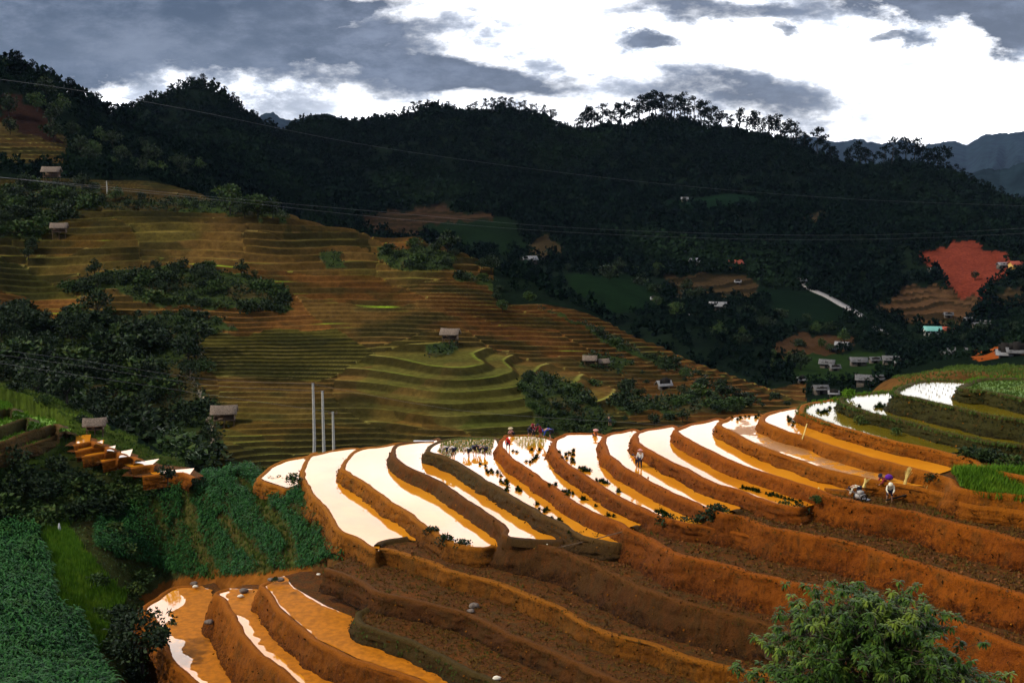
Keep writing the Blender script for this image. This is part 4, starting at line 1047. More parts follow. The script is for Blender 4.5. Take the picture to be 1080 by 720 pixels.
# under-storey
um = wood & (PX > -40); Q = grid_points(5200, um)
c = Q + np.stack([rng.normal(0, .3, 5200), rng.normal(0, .3, 5200), rng.random(5200) * .5], -1)
cc = np.repeat(c, 9, 0) + rng.normal(0, .42, (5200 * 9, 3)) * [1, 1, .6]
V, F = quads(cc, .55, .6, .1)
tag(mesh_obj('undergrowth', V, F, L_dark), kind='stuff')
um = near & ~corn & ~crop & ~green & ~pit & ~bankz & (PX < 330) & (PX > -30); Q = grid_points(2600, um)
cc = np.repeat(Q, 10, 0) + rng.normal(0, .28, (26000, 3)) * [1, 1, .6]
V, F = quads(cc, .3, .5, .1); tag(mesh_obj('undergrowth', V, F, L_mid), kind='stuff')
# lush strip of grass beside the corn, and on the crop hill's banks
def blades(P_, h, wd, n, r=rng, lean=.45):
    """n upright blades round each point"""
    c = np.repeat(P_, n, 0); m = len(c); c = c + np.stack([r.normal(0, h * .22, m), r.normal(0, h * .22, m), np.zeros(m)], -1)
    a = r.random(m) * 6.28; hh = h * (.6 + .8 * r.random(m)); dx = np.cos(a); dy = np.sin(a)
    tip = c + np.stack([dx * hh * lean * r.random(m), dy * hh * lean * r.random(m), hh], -1)
    s = np.stack([-dy, dx, 0 * a], -1) * (wd / 2)
    V = np.stack([c - s, c + s, tip], 1).reshape(-1, 3); return V, np.arange(3 * m).reshape(m, 3)
Q = grid_points(3600, green); V, F = blades(Q, .55, .12, 6); tag(mesh_obj('grass', V, F, L_lime), kind='stuff')
Q = grid_points(1500, stripe); V, F = blades(Q, .35, .07, 5); tag(mesh_obj('grass', V, F, L_grass), kind='stuff')
# the maize: arching leaves
def maize(Q, h, r=rng, nl=8):
    parts = []; n = len(Q); h = h * (.6 + .65 * r.random(n)) * (.75 + .5 * fbm(Q[:, 0] / 2.5, Q[:, 1] / 2.5, 9, 2))
    for i in range(nl):
        a = r.random(n) * 6.28; z = h * (.25 + .7 * i / nl) * (.8 + .4 * r.random(n)); L = h * (.34 + .25 * r.random(n)); wd = L * .12
        d = np.stack([np.cos(a), np.sin(a), 0 * a], -1); s = np.stack([-np.sin(a), np.cos(a), 0 * a], -1)
        b = Q + np.stack([0 * z, 0 * z, z], -1)
        m1 = b + d * (L * .45)[:, None] + np.array([0, 0, 1]) * (L * .38)[:, None]
        m2 = b + d * (L * .85)[:, None] + np.array([0, 0, 1]) * (L * .25)[:, None]
        t = b + d * (L * 1.1)[:, None] - np.array([0, 0, 1]) * (L * .1)[:, None]
        w1 = s * wd[:, None]; V = np.stack([b - w1 * .4, b + w1 * .4, m1 + w1, m1 - w1, m2 + w1 * .8, m2 - w1 * .8, t], 1)
        F4 = np.array([[0, 1, 2, 3], [3, 2, 4, 5]]); F3 = np.array([[5, 4, 6]])
        o = (np.arange(n) * 7)[:, None, None]
        parts.append((V.reshape(-1, 3), (F4[None] + o).reshape(-1, 4), (F3[None] + o).reshape(-1, 3)))
    V = []; A = []; B = []; o = 0
    for v, f4, f3 in parts: V.append(v); A.append(f4 + o); B.append(f3 + o); o += len(v)
    return np.concatenate(V), [np.concatenate(A), np.concatenate(B)]
Q = grid_points(5600, crop & ~stripe & (PX > 100)); V, F = maize(Q, .85); tag(mesh_obj('maize_crop', V, F, L_corn), kind='stuff')
cm = inpoly(PX, PY, CORN) & (GY < 130) & (PX > -25) & (PY < 800)
Q = grid_points(6500, cm); V, F = maize(Q, 1.15, nl=9); tag(mesh_obj('maize_crop', V, F, L_corn), kind='stuff')
# ---------------------------------------------------------------- stubble and grass on the built terraces
def in_slab(k, x, y): return inpoly(x, y, POLY[k])
NEXT = {ORDER[i + 1]: ORDER[i] for i in range(len(ORDER) - 1)}
tuf = []
for k in ('s1', 's3', 's5', 's7', 's9', 't1', 't2', 's2'):
    n = 16000
    P_ = POLY[k]; xy = np.stack([rng.uniform(max(P_[:, 0].min(), -30), min(P_[:, 0].max(), 36), n), rng.uniform(max(P_[:, 1].min(), 44), min(P_[:, 1].max(), 110), n)], -1)
    m = in_slab(k, xy[:, 0], xy[:, 1])
    ups = {'t2': ['t1'], 't1': ['s1']}.get(k, [j for j in ORDER if LEV[j] > LEV[k] + .1][::-1][:1] if k in ORDER else [])
    for u in ups: m &= ~in_slab(u, xy[:, 0], xy[:, 1])
    if k in WP: m &= ~inpoly(xy[:, 0], xy[:, 1], WP[k])
    q = xy[m]; px, py = to_px(q[:, 0], q[:, 1], np.full(len(q), LEV[k])); v = (px > -10) & (px < 1090) & (py < 735)
    q = q[v]; tuf.append(np.concatenate([q, np.full((len(q), 1), LEV[k])], 1))
TU = np.concatenate(tuf); print('tufts', len(TU))
V, F = blades(TU, .15, .07, 4, lean=1.6); tag(mesh_obj('stubble', V, F, L_straw), kind='stuff')
# clods
m = len(TU) // 2; V, F = quads(TU[:m] + rng.normal(0, .15, (m, 3)) * [1, 1, .2] + [0, 0, .03], .2, .8, 0); tag(mesh_obj('soil_clods', V, F, simple('clod', (.13, .045, .010), .95, .5, 4)), kind='stuff')
def rim_grass(k, px0, px1, h, n, mat, dens=9, down=.0, width=.4):
    L = catmull(RIMW[k], .1); z = LEV[k] + .04; px, _ = to_px(L[:, 0], L[:, 1], np.full(len(L), z)); L = L[(px > px0) & (px < px1)]
    if len(L) < 2: return
    i = rng.integers(0, len(L), int(len(L) * .1 * dens)); N = normals(catmull(RIMW[k], .1), orient(POLY[k]))[(px > px0) & (px < px1)]
    t = rng.random(len(i)) * down; off = (rng.random(len(i)) - .6) * width
    P_ = np.concatenate([L[i] + N[i] * (off + t * .3 + (t > 0) * .08)[:, None], (z - t)[:, None]], 1)
    V, F = blades(P_, h, .05, n, lean=.9); tag(mesh_obj('grass', V, F, mat), kind='stuff')
for k, a, b in (('s15', 1000, 1180), ('s14', 930, 1180), ('s13', 870, 1180), ('s12', 838, 875)): rim_grass(k, a, b, .22, 6, L_grass, 22, .0, .9)
for k, a, b in (('s15', 1000, 1180), ('s14', 930, 1180), ('s13', 870, 1180)): rim_grass(k, a, b, .16, 4, L_dark, 26, 1.2, .3)
rim_grass('s12', 870, 1050, .12, 4, L_straw, 14); rim_grass('t2', 300, 640, .16, 5, L_grass, 12, .9); rim_grass('s4', 440, 680, .10, 3, L_straw, 10, .8)
for k, a, b in (('s1', 380, 900), ('s3', 520, 1000), ('s5', 650, 1100), ('s7', 770, 1100), ('s9', 860, 1100), ('t1', 340, 700)): rim_grass(k, a, b, .11, 4, L_straw, 12, .5, .4)
# far banks of the green ponds at right
def back_grass(k, h, n, mat):
    L = catmull(BACKW[k], .1); i = rng.integers(0, len(L), len(L) * 2)
    P_ = np.concatenate([L[i] + rng.normal(0, .25, (len(i), 2)), np.full((len(i), 1), LEV[k] + .1)], 1)
    V, F = blades(P_, h, .05, n); tag(mesh_obj('grass', V, F, mat), kind='stuff')
for k in ('s12', 's13', 's14', 's15'): back_grass(k, .22, 5, L_lime if k != 's14' else L_grass)
# grass field on the top terrace and the shoulder behind it
def zone_pts(k, n, poly=None, avoid=()):
    P_ = poly if poly is not None else POLY[k]; lo = P_.min(0); hi = P_.max(0); q = rng.uniform(lo, hi, (n, 2)); m = inpoly(q[:, 0], q[:, 1], P_)
    for a in avoid: m &= ~in_slab(a, q[:, 0], q[:, 1])
    q = q[m]; px, py = to_px(q[:, 0], q[:, 1], np.full(len(q), LEV[k])); q = q[(px > -20) & (px < 1100)]
    return np.concatenate([q, np.full((len(q), 1), LEV[k])], 1)
V, F = blades(zone_pts('s15', 14000), .16, .06, 4); tag(mesh_obj('grass', V, F, L_grass), kind='stuff')
for k in ('m1', 'm2', 'm3', 'm4'):
    V, F = blades(zone_pts(k, 1600), .3, .12, 5); tag(mesh_obj('grass', V, F, L_lime), kind='stuff')
V, F = blades(grid_points(5000, spur & (PX > -30)), .3, .12, 5); tag(mesh_obj('grass', V, F, L_grass), kind='stuff')
V, F = blades(grid_points(3000, (patchid == 11) | (patchid == 12)), .2, .08, 4); tag(mesh_obj('grass', V, F, L_grass), kind='stuff')
# overgrown knoll at the right edge
KP = at_level([1006,1014,1030,1060,1100,1150,1150,1080,1036,1022,1008], [500,512,517,520,525,532,505,494,488,488,492], 20.2)
kp = rng.uniform(KP.min(0), KP.max(0), (6000, 2)); kp = kp[inpoly(kp[:, 0], kp[:, 1], KP)]
kc = KP.mean(0)
def knoll_z(q): return -20.6 + .9 * np.clip(1 - np.abs(q[:, 1] - kc[1]) / 2.6, 0, 1)
V, F = blades(np.concatenate([kp, knoll_z(kp)[:, None]], 1), .5, .09, 6, lean=.8); tag(mesh_obj('grass', V, F, L_lime), kind='stuff')
# a mound of earth below that grass
gxk = np.linspace(KP[:, 0].min() - 1, KP[:, 0].max() + 1, 60); gyk = np.linspace(KP[:, 1].min() - 1, KP[:, 1].max() + 1, 24)
A, B = np.meshgrid(gxk, gyk); qq = np.stack([A.ravel(), B.ravel()], -1); ins = inpoly(qq[:, 0], qq[:, 1], KP)
zz = np.where(ins, knoll_z(qq) - .05, -25); I = np.arange(len(qq)).reshape(A.shape)
o = mesh_obj('grassy_mound', np.concatenate([qq, zz[:, None]], 1), np.stack([I[:-1, :-1], I[:-1, 1:], I[1:, 1:], I[1:, :-1]], -1).reshape(-1, 4), B_gr, smooth=True); tag(o, kind='structure')

# rice seedlings planted in two paddies
def rice(k, poly, n, h, mat, nb=5):
    P_ = at_level([p[0] for p in poly], [p[1] for p in poly], -LEV[k]); lo = P_.min(0); hi = P_.max(0)
    gx_, gy_ = np.meshgrid(np.arange(lo[0], hi[0], n), np.arange(lo[1], hi[1], n * 1.1)); q = np.stack([gx_.ravel(), gy_.ravel()], -1) + rng.normal(0, .05, (gx_.size, 2))
    q = q[inpoly(q[:, 0], q[:, 1], P_)]; V, F = blades(np.concatenate([q, np.full((len(q), 1), LEV[k] + .07)], 1), h, .035, nb, lean=.5)
    tag(mesh_obj('rice_seedlings', V, F, mat), kind='stuff')
rice('s4', [(462,477),(466,467),(480,463),(522,463),(520,470),(518,480),(500,478),(484,477),(474,484)], .17, .20, leaf_mat('rice_shoots', (.07, .13, .03), (.16, .24, .06), spec=0), 6)
rice('s5', [(545,470),(540,463),(548,461),(577,461),(574,473),(562,472),(553,474)], .26, .26, leaf_mat('young_rice', (.16, .22, .02), (.30, .36, .04)))
rice('s14', [(972,420),(962,407),(985,403),(1014,405),(1012,424),(990,421)], .8, .2, L_straw, 4)

# ---------------------------------------------------------------- bundles of seedlings left in the water
def bundle_mesh(seed):
    r2 = np.random.default_rng(seed); n = 34
    a = r2.random(n) * 6.28; q = .05 * r2.random(n); b = np.stack([q * np.cos(a), q * np.sin(a), 0 * a - .02], -1)
    h = .3 * (.7 + .5 * r2.random(n)); t = b + np.stack([np.cos(a) * .16 * r2.random(n), np.sin(a) * .16 * r2.random(n), h], -1)
    s = np.stack([-np.sin(a), np.cos(a), 0 * a], -1) * .028
    V1 = np.stack([b - s, b + s, t], 1).reshape(-1, 3)
    v, f = quads(unit(26, r2) * [.12, .12, .07] + [0, 0, .07], .13, .6, .2, None, r2)
    V, = (np.concatenate([V1, v]),); return mesh_obj('seedling_bundle', V, [np.arange(3 * n).reshape(n, 3), f + 3 * n], L_bund, link=False)
L_bund = leaf_mat('seedling_leaf', (.005, .014, .004), (.018, .036, .008), spec=0)
BM_ = [bundle_mesh(i) for i in range(4)]
BUND = {'s4': ('in the paddy of the stooping planters', [(506,490),(512,492),(513,497),(515,499),(518,497),(520,499),(525,499),(528,502),(528,508),(531,510),(533,508),(535,511),(534,507),(534,518),(535,516),(545,517),(548,518),(546,515),(569,537),(574,540),(576,538),(582,547),(590,549),(555,508),(566,532),(600,562)]),
        's5': ('in the paddy of the red planter', [(541,476),(545,477),(555,487),(559,488),(562,486),(564,484),(566,482),(561,475),(569,475),(579,512),(586,512),(594,519),(597,519),(600,520),(604,521),(598,523),(614,527),(616,527),(628,534),(641,544),(647,545),(580,513)]),
        's6': ('in the next paddy to the right', [(590,478),(597,480),(600,478),(605,476),(604,480),(593,484),(598,484),(603,484),(603,488),(606,488),(604,486),(611,494),(614,495),(617,495),(619,497),(622,497),(615,497),(629,507),(633,508),(636,508),(638,509),(640,510),(652,519),(637,510)]),
        's11': ('below the first green bank', [(831,441),(834,443),(837,446),(832,445),(836,449)]),
        's10': ('in the half-dried paddy', [(772,441),(778,443),(781,441),(786,440),(790,440),(797,441),(800,439)]),
        's12': ('in the first green-banked paddy', [(863,434),(868,435),(870,434),(872,435),(866,436),(875,431)]),
        's13': ('in the second green-banked paddy', [(906,429),(924,430),(927,429),(930,430),(933,428),(928,427)]),
        's8': ('near the end of the muddy strip', [(783,515),(787,516),(790,516),(794,517),(797,518),(800,519),(808,521),(812,523),(820,524),(824,525),(828,526),(832,527),(836,528),(840,530),(844,529),(815,522)]),
        's7': ('by the dark corner shrub', [(692,540),(695,541),(699,541),(702,543),(697,539)])}
for k, (where, pts) in BUND.items():
    for (px, py) in pts:
        kk = k
        x, y = at_level(px, py, -LEV[k] - .09)
        o = bpy.data.objects.new('seedling_bundle', BM_[rng.integers(0, 4)]); COL.objects.link(o); o.location = (x, y, LEV[k] + .09)
        s = (.9 if k in ('s10', 's8') else 1.05) * (.8 + .5 * rng.random()); o.scale = (s * 1.25, s * 1.25, s); o.rotation_euler = (0, 0, rng.random() * 6)
        tag(o, 'rice seedling bundle ' + where, 'seedling bundle', 'seedling bundles ' + where)
# weedy shrubs on the ends of the flooded strips
for (px, py, H, h, kd, lab) in [(470,573,29.6,.8,'dark','dark weedy shrub on the near bank of the second long paddy, left one'),(488,578,29.7,.8,'dark','dark weedy shrub on the near bank of the second long paddy, right one'),(455,563,29.6,.7,'dark','dark weedy shrub at the top of the near bank of the second long paddy'),
   (610,570,27.3,.7,'dark','dark weedy shrub at the foot of the brown bank, left one'),(628,574,27.4,.8,'dark','dark weedy shrub at the foot of the brown bank, middle one'),(645,576,27.3,.7,'dark','dark weedy shrub at the foot of the brown bank, right one'),
   (705,553,24.6,.9,'dark','dark shrub at the near end of the muddy strips, left one'),(722,557,24.8,.9,'dark','dark shrub at the near end of the muddy strips, middle one'),(738,556,24.5,.9,'dark','dark shrub at the near end of the muddy strips, right one'),
   (752,549,23.7,1.1,'dark','big dark green shrub hanging over the muddy corner, lower one'),(759,543,23.3,.9,'dark','big dark green shrub hanging over the muddy corner, upper one'),
   (826,537,22.3,.7,'mid','scrubby bush on the rubble below the row of seedlings, left one'),(842,541,22.4,.8,'dark','scrubby bush on the rubble below the row of seedlings, right one'),(860,528,21.3,.45,'mid','little green plant at the edge of the dry terrace'),
   (311,507,30.9,.9,'mid','pale green bush on the bank between the first two paddies'),(908,445,17.6,.6,'mid','leafy green clump on the first olive bank'),(946,457,17.6,.5,'mid','leafy clump at the foot of the second olive bank'),(896,418,16.6,.7,'lime','bright green bush on the far bund between two ponds'),
   (1026,492,18.6,1.5,'dark','dark bush at the left of the grassy mound'),(1046,490,18.2,1.2,'dark','dark bush on top of the grassy mound'),(1066,494,18.0,1.1,'mid','green bush toward the right of the grassy mound'),(1008,514,19.9,.8,'dark','dark bush spilling over the earth bank'),
   (985,508,19.3,.7,'dark','low dark bush above the cut branches'),(1078,586,24.0,.9,'mid','green sprig at the right border of the photo'),(290,612,33.9,.35,'dark','small dark weed on the edge of the muddy pool')]:
    H = float(np.interp(H, [13.9,14.85,16.45,17.4,18.35,19.3,20.3,21.35,22.45,23.6,24.8,26.1,27.4,28.8,30.3,32.1,33.7,35,37,40.5,43], [16.5,17.45,18.9,19.7,20.5,21.3,22.15,23.0,23.95,24.9,25.9,26.95,28.0,29.13,30.3,31.5,32.75,33.9,35.8,39,41])) - .45; x, y = at_level(px, py, H)
    o = put_bush(kd, (x, y, -H), h, lab, sq=1.15)
# dark rounded tree over the lowest paddy
q = at_level(150, 706, 39.8)
put_tree('tree', make_tree(777, mat=L_dark, crown=.52, trunk=.2, lobes=14, n=1500, leaf=.075), (q[0], q[1], -39.8), 5.4, 'rounded dark tree leaning over the lowest muddy paddy', 'tree')
q = hit(196, 508, 112, 135); 
put_tree('tree', TREES[1], (*at_level(177, 511, 33.2), -33.2), 2.4, 'small dark tree in front of the lowest of the small left paddies', 'tree')

# ---------------------------------------------------------------- the big leafy tree in the right foreground
def big_tree():
    r2 = np.random.default_rng(5); Dt = 25.0
    x, y, z = ray(914., 760.); base = np.array([x * Dt, y * Dt]); gzb = float(gz(base[0], base[1]))
    top = float(ray(900., 612.)[2]) * Dt; root = empty('leafy_tree', (base[0], base[1], gzb - .1))
    tag(root, 'large leafy green tree with drooping leaves at the bottom right', 'tree')
    Hh = top - gzb; tr = []; tips = []
    axis = lambda t: np.array([.12 * math.sin(t * 3), .1 * t, 0]) + np.array([0, 0, 1]) * t * Hh * .93
    tr.append(tube([axis(t) - [0, 0, .3 if t == 0 else 0] for t in np.linspace(0, 1, 9)], [.17 * (1 - .9 * t) + .012 for t in np.linspace(0, 1, 9)], 9))
    for i in range(92):
        t = .45 + .54 * (i / 92) ** .8; z0 = axis(t); a = i * 2.399 + r2.random() * .5
        sp = 2.8 * (1 - ((t - .45) / .58) ** 1.7) ** .75 * (.75 + .4 * r2.random())
        if t > .96: sp = .3
        d = np.array([math.cos(a), math.sin(a), 0]); e = z0 + d * sp + [0, 0, .32 * sp * (.5 + r2.random())]
        pts = [z0, z0 + d * sp * .35 + [0, 0, .22 * sp], z0 + d * sp * .7 + [0, 0, .3 * sp], e]
        tr.append(tube(pts, [.035, .025, .016, .006], 5))
        for u in np.linspace(.3, 1., max(2, int(sp / .30))):
            k = min(2, int(u * 3)); f = u * 3 - k; p = np.array(pts[k]) * (1 - f) + np.array(pts[k + 1]) * f
            for _ in range(3):
                q = p + r2.normal(0, .17, 3) + [0, 0, .06]; tips.append(q); tr.append(tube([p, (p + q) / 2 + [0, 0, .03], q], [.008, .006, .003], 4))
    v, f = join(tr); mesh_obj('trunk', v, f, M_bark, root, True)
    tips = np.array(tips); n = len(tips); k = 19
    c = np.repeat(tips, k, 0); a = r2.random(n * k) * 6.28; el_ = -.75 + 1.3 * r2.random(n * k); L = .10 + .09 * r2.random(n * k)
    d = np.stack([np.cos(a) * np.cos(el_), np.sin(a) * np.cos(el_), np.sin(el_)], -1); s = np.stack([-np.sin(a), np.cos(a), 0 * a], -1) * (L * .15)[:, None]; dn = np.array([0, 0, -1.]) * L[:, None]
    b0 = c + d * .02; p1 = b0 + d * (L * .35)[:, None]; p2 = b0 + d * (L * .75)[:, None] + dn * .16; t_ = b0 + d * (L * .95)[:, None] + dn * .46
    V = np.stack([b0, p1 - s, p1 + s, p2 - s * .9, p2 + s * .9, t_], 1).reshape(-1, 3); o = (np.arange(n * k) * 6)[:, None]
    Fq = np.array([[1, 2, 4, 3]]) + o; Ft = np.concatenate([np.array([[0, 2, 1]]) + o, np.array([[3, 4, 5]]) + o])
    mesh_obj('crown', V, [Fq, Ft], L_tree, root)
    print('tree leaves', n * k)
big_tree()

# dry grass, roots and clods on the faces of the banks
Wp = [];
for k, P_, N_ in WALL:
    n = int(len(P_) * .13); i = rng.integers(0, len(P_), n)
    Wp.append(P_[i] + np.c_[N_[i] * .03, np.zeros(n)] + rng.normal(0, .10, (n, 3)) * [1, 1, 1.2])
Wp = np.concatenate(Wp); print('wall tufts', len(Wp))
h_ = len(Wp) // 2; r9 = rng.permutation(len(Wp)); A_, B_ = Wp[r9[:h_]], Wp[r9[h_:]]
V, F = quads(A_, .24, .5, .7); tag(mesh_obj('dry_grass', V, F, leaf_mat('bank_roots', (.012, .007, .003), (.055, .026, .006), (.028, .030, .008), spec=0)), kind='stuff')
V, F = quads(B_, .17, .8, .3); tag(mesh_obj('soil_crumbs', V, F, leaf_mat('bank_crumbs', (.10, .028, .003), (.26, .10, .010), (.05, .02, .005), spec=0)), kind='stuff')
# ---------------------------------------------------------------- houses, huts, people, poles, wires, road
M_roofg = simple('grey_roof', (.11, .11, .115), .8, .35, 2.5)
M_roofl = simple('pale_roof', (.20, .20, .21), .6, .2, 2)
M_thatch = simple('thatch', (.17, .13, .10), .95, .4, 6)
M_wood = simple('weathered_wood', (.10, .065, .04), .9, .4, 5)
M_wallp = simple('plaster_wall', (.09, .075, .06), .9, .25, 2)
M_teal = simple('teal_roof', (.16, .42, .38), .5, .1, 2)
M_dark = simple('dark_opening', (.012, .010, .009), .9, .2, 2)
M_red = simple('red_roof', (.32, .07, .04), .8, .2, 2)
M_yel = simple('yellow_wall', (.50, .30, .08), .8, .15, 2)
M_conc = simple('concrete', (.42, .41, .38), .85, .15, 4)
M_wire = simple('wire', (.10, .10, .11), .5, .05, 2)
M_tarp = simple('blue_white_tarp', (.55, .56, .58), .6, .1, 2)
def boxes(L):
    V = []; F = []; o = 0
    for (x0, x1, y0, y1, z0, z1) in L:
        V += [(x0, y0, z0), (x1, y0, z0), (x1, y1, z0), (x0, y1, z0), (x0, y0, z1), (x1, y0, z1), (x1, y1, z1), (x0, y1, z1)]
        F += [tuple(o + i for i in f) for f in ((0, 3, 2, 1), (4, 5, 6, 7), (0, 1, 5, 4), (1, 2, 6, 5), (2, 3, 7, 6), (3, 0, 4, 7))]; o += 8
    return np.array(V, float), np.array(F)
def gable(w_, d, z0, h, eave=.4, th=.12, sag=.05):
    """a pitched roof of real thickness, ridge along x, slightly uneven"""
    V = []; F = []
    for s in (1, -1):
        n = 5; o = len(V)
        for t in (0, th):
            for i in range(n):
                x = (-w_ / 2 - eave) + (w_ + 2 * eave) * i / (n - 1); sg = -sag * math.sin(math.pi * i / (n - 1))
                V.append((x, 0, z0 + h + sg + t)); V.append((x, s * (d / 2 + eave), z0 - eave * h / (d / 2) + sg * .5 + t))
        m = 2 * n
        for i in range(n - 1):
            a = o + 2 * i
            F.append((a, a + 1, a + 3, a + 2)); F.append((a + m, a + m + 2, a + m + 3, a + m + 1)); F.append((a + 1, a + m + 1, a + m + 3, a + 3))
        F.append((o, o + m, o + m + 1, o + 1)); e_ = o + 2 * (n - 1); F.append((e_, e_ + 1, e_ + m + 1, e_ + m))
    return np.array(V, float), np.array(F)
def house(loc, w_, d, h, rz, roofm, wallm, label, group=None, name='house'):
    root = empty(name, loc, rz); tag(root, label, 'house', group)
    v, f = boxes([(-w_ / 2, w_ / 2, -d / 2, d / 2, -1.2, h)]); n0 = len(v)
    gv = np.array([(-w_ / 2, -d / 2, h), (-w_ / 2, d / 2, h), (-w_ / 2, 0, h * 1.58), (w_ / 2, -d / 2, h), (w_ / 2, d / 2, h), (w_ / 2, 0, h * 1.58)])
    mesh_obj('wall', np.concatenate([v, gv]), [f, np.array([[n0, n0 + 2, n0 + 1], [n0 + 3, n0 + 4, n0 + 5]])], wallm, root)
    v, f = gable(w_, d, h + .14, h * .62, .5, .1, .03); mesh_obj('roof', v, f, roofm, root)
    v, f = boxes([(-.5, .5, -d / 2 - .06, -d / 2 + .02, -.2, 2.0)]); mesh_obj('door', v, f, M_dark, root)
    for sx in (-1, 1):
        v, f = boxes([(sx * w_ * .3 - .45, sx * w_ * .3 + .45, -d / 2 - .05, -d / 2 + .02, .9, 1.8)]); mesh_obj('window', v, f, M_dark, root)
    return root
HOUSES = [(872,388,13,'g','grey house at the left of the lower cluster'),(880,391,9,'g','small grey shed at the front of the lower cluster'),(905,386,15,'g','long grey roofed house in the middle of the lower cluster'),(922,383,9,'g','grey shed behind the long roofed house'),
 (939,384,14,'g','grey house toward the right of the lower cluster'),(949,386,10,'l','pale roofed house right of the lower cluster'),(913,406,18,'g','dark grey house just above the green-banked ponds, left part of its pair'),(925,404,12,'g','dark grey house just above the green-banked ponds, right part of its pair'),
 (865,415,13,'g','grey roofed house above the first green-banked pond'),(879,418,8,'l','little white roofed shed above the first green-banked pond'),(845,403,7,'l','little pale hut on the green slope'),(888,368,12,'l','pale house on the field edge, left one of two'),(879,371,8,'l','pale house on the field edge, right one of two'),
 (1002,378,15,'g','grey house in the cluster right of the teal roof'),(1012,375,12,'g','pale grey house at the right end of that cluster'),(995,375,10,'l','small white walled house in the cluster right of the teal roof'),(983,354,15,'t','house with a bright teal roof in the valley'),(1000,352,9,'y','tan walled house just right of the teal roof'),
 (1071,285,12,'y','yellow walled house above the red cutting'),(1057,283,9,'l','pale house next to the yellow one above the red cutting'),(985,289,9,'l','grey shed at the left foot of the red cutting'),(1070,386,12,'g','grey house below the orange bare patch'),(1058,388,9,'l','pale shed below the orange bare patch'),
 (1040,345,9,'g','grey house at the right end of the valley'),(1022,341,8,'l','pale house in the upper right valley row'),(1030,347,9,'g','small grey house in the upper right valley row'),
 (757,328,16,'l','pale roofed house alone in the valley centre'),(732,338,9,'l','small pale shed left of the lone valley house'),(690,318,6,'l','tiny pale shed among the valley trees'),(730,281,13,'l','long pale roof under the dark forest'),(775,283,14,'y','tan building under the dark forest'),(722,214,6,'l','tiny white house high on the dark mountainside'),
 (558,279,15,'l','white walled house behind the crest of the terraced hill'),(778,301,5,'l','tiny pale hut on the valley terraces'),(845,300,8,'l','white building at the upper end of the valley road'),(700,410,11,'l','small white building on the red terraces above the paddies'),(1000,335,7,'g','grey hut beside the striped valley field')]
for (px, py, wpx, k, lab) in HOUSES:
    q = hit(px, py, 165, 760)
    if q is None: print('miss', lab); continue
    r = math.hypot(q[0], q[1]); w_ = wpx * r / FPX; hgt = min(2.6, w_ * .33) if w_ > 4 else w_ * .38
    house((float(q[0]), float(q[1]), float(q[2]) + .1), w_, w_ * .6, hgt, rng.uniform(-.5, .5), {'g': M_roofg, 'l': M_roofl, 't': M_teal, 'y': M_red}[k], {'g': M_wallp, 'l': M_wallp, 't': M_conc, 'y': M_yel}[k], lab, 'houses in the valley')
def hut(loc, w_, rz, label, open_=True):
    """field hut on stilts under a thatched roof"""
    root = empty('field_hut', loc, rz); tag(root, label, 'hut'); d = w_ * .62; H1, H2 = w_ * .30, w_ * .66
    for i, (sx, sy) in enumerate([(-1, -1), (0, -1), (1, -1), (-1, 1), (0, 1), (1, 1)]):
        v, f = tube([(sx * w_ * .44, sy * d * .42, -1.), (sx * w_ * .44, sy * d * .42, H2 + .05)], .07, 6); mesh_obj('post', v, f, M_wood, root)
    v, f = boxes([(-w_ * .48, w_ * .48, -d * .47, d * .47, H1 - .07, H1 + .05)]); mesh_obj('platform', v, f, M_wood, root)
    v, f = boxes([(-w_ * .46, w_ * .46, d * .36, d * .40, H1 + .05, H2)] + [(-w_ * .45, -w_ * .42, -d * .36, d * .36, H1 + .05, H1 + .5), (w_ * .42, w_ * .45, -d * .36, d * .36, H1 + .05, H1 + .5)]); mesh_obj('wall', v, f, M_wood, root)
    v, f = boxes([(-w_ * .46, w_ * .46, -d * .43, -d * .40, H1 + .38, H1 + .45)]); mesh_obj('railing', v, f, M_wood, root)
    v, f = gable(w_, d, H2, w_ * .26, .35, .16, .08); mesh_obj('roof', v, f, M_thatch, root)
for (px, py, wpx, rz, lab, r0, r1) in [(237,449,27,.15,'thatched field hut on stilts at the foot of the green terraces',140,260),(475,362,20,-.2,'thatched field hut at the top of the stepped green knob',150,260),(55,192,18,.1,'grey roofed field hut high on the slope at left',240,380),
    (63,249,16,.2,'low thatched hut beside the bare orange strip on the hill',200,330),(622,386,14,-.1,'ramshackle field hut among dark bushes on the red terraces',170,300),(636,387,11,.3,'lean-to hut right of the ramshackle field hut',170,300),(101,463,20,.25,'thatched hut on stilts above the small orange paddies at left',112,165)]:
    q = hit(px, py, r0, r1)
    if px == 101: x, y = at_level(px, py, 30.6); q = np.array([x, y, max(gz(x, y), -30.9)])
    if q is None: print('miss hut', lab); continue
    hut((float(q[0]), float(q[1]), float(q[2])), wpx * .84 * math.hypot(q[0], q[1]) / FPX, rz, lab)
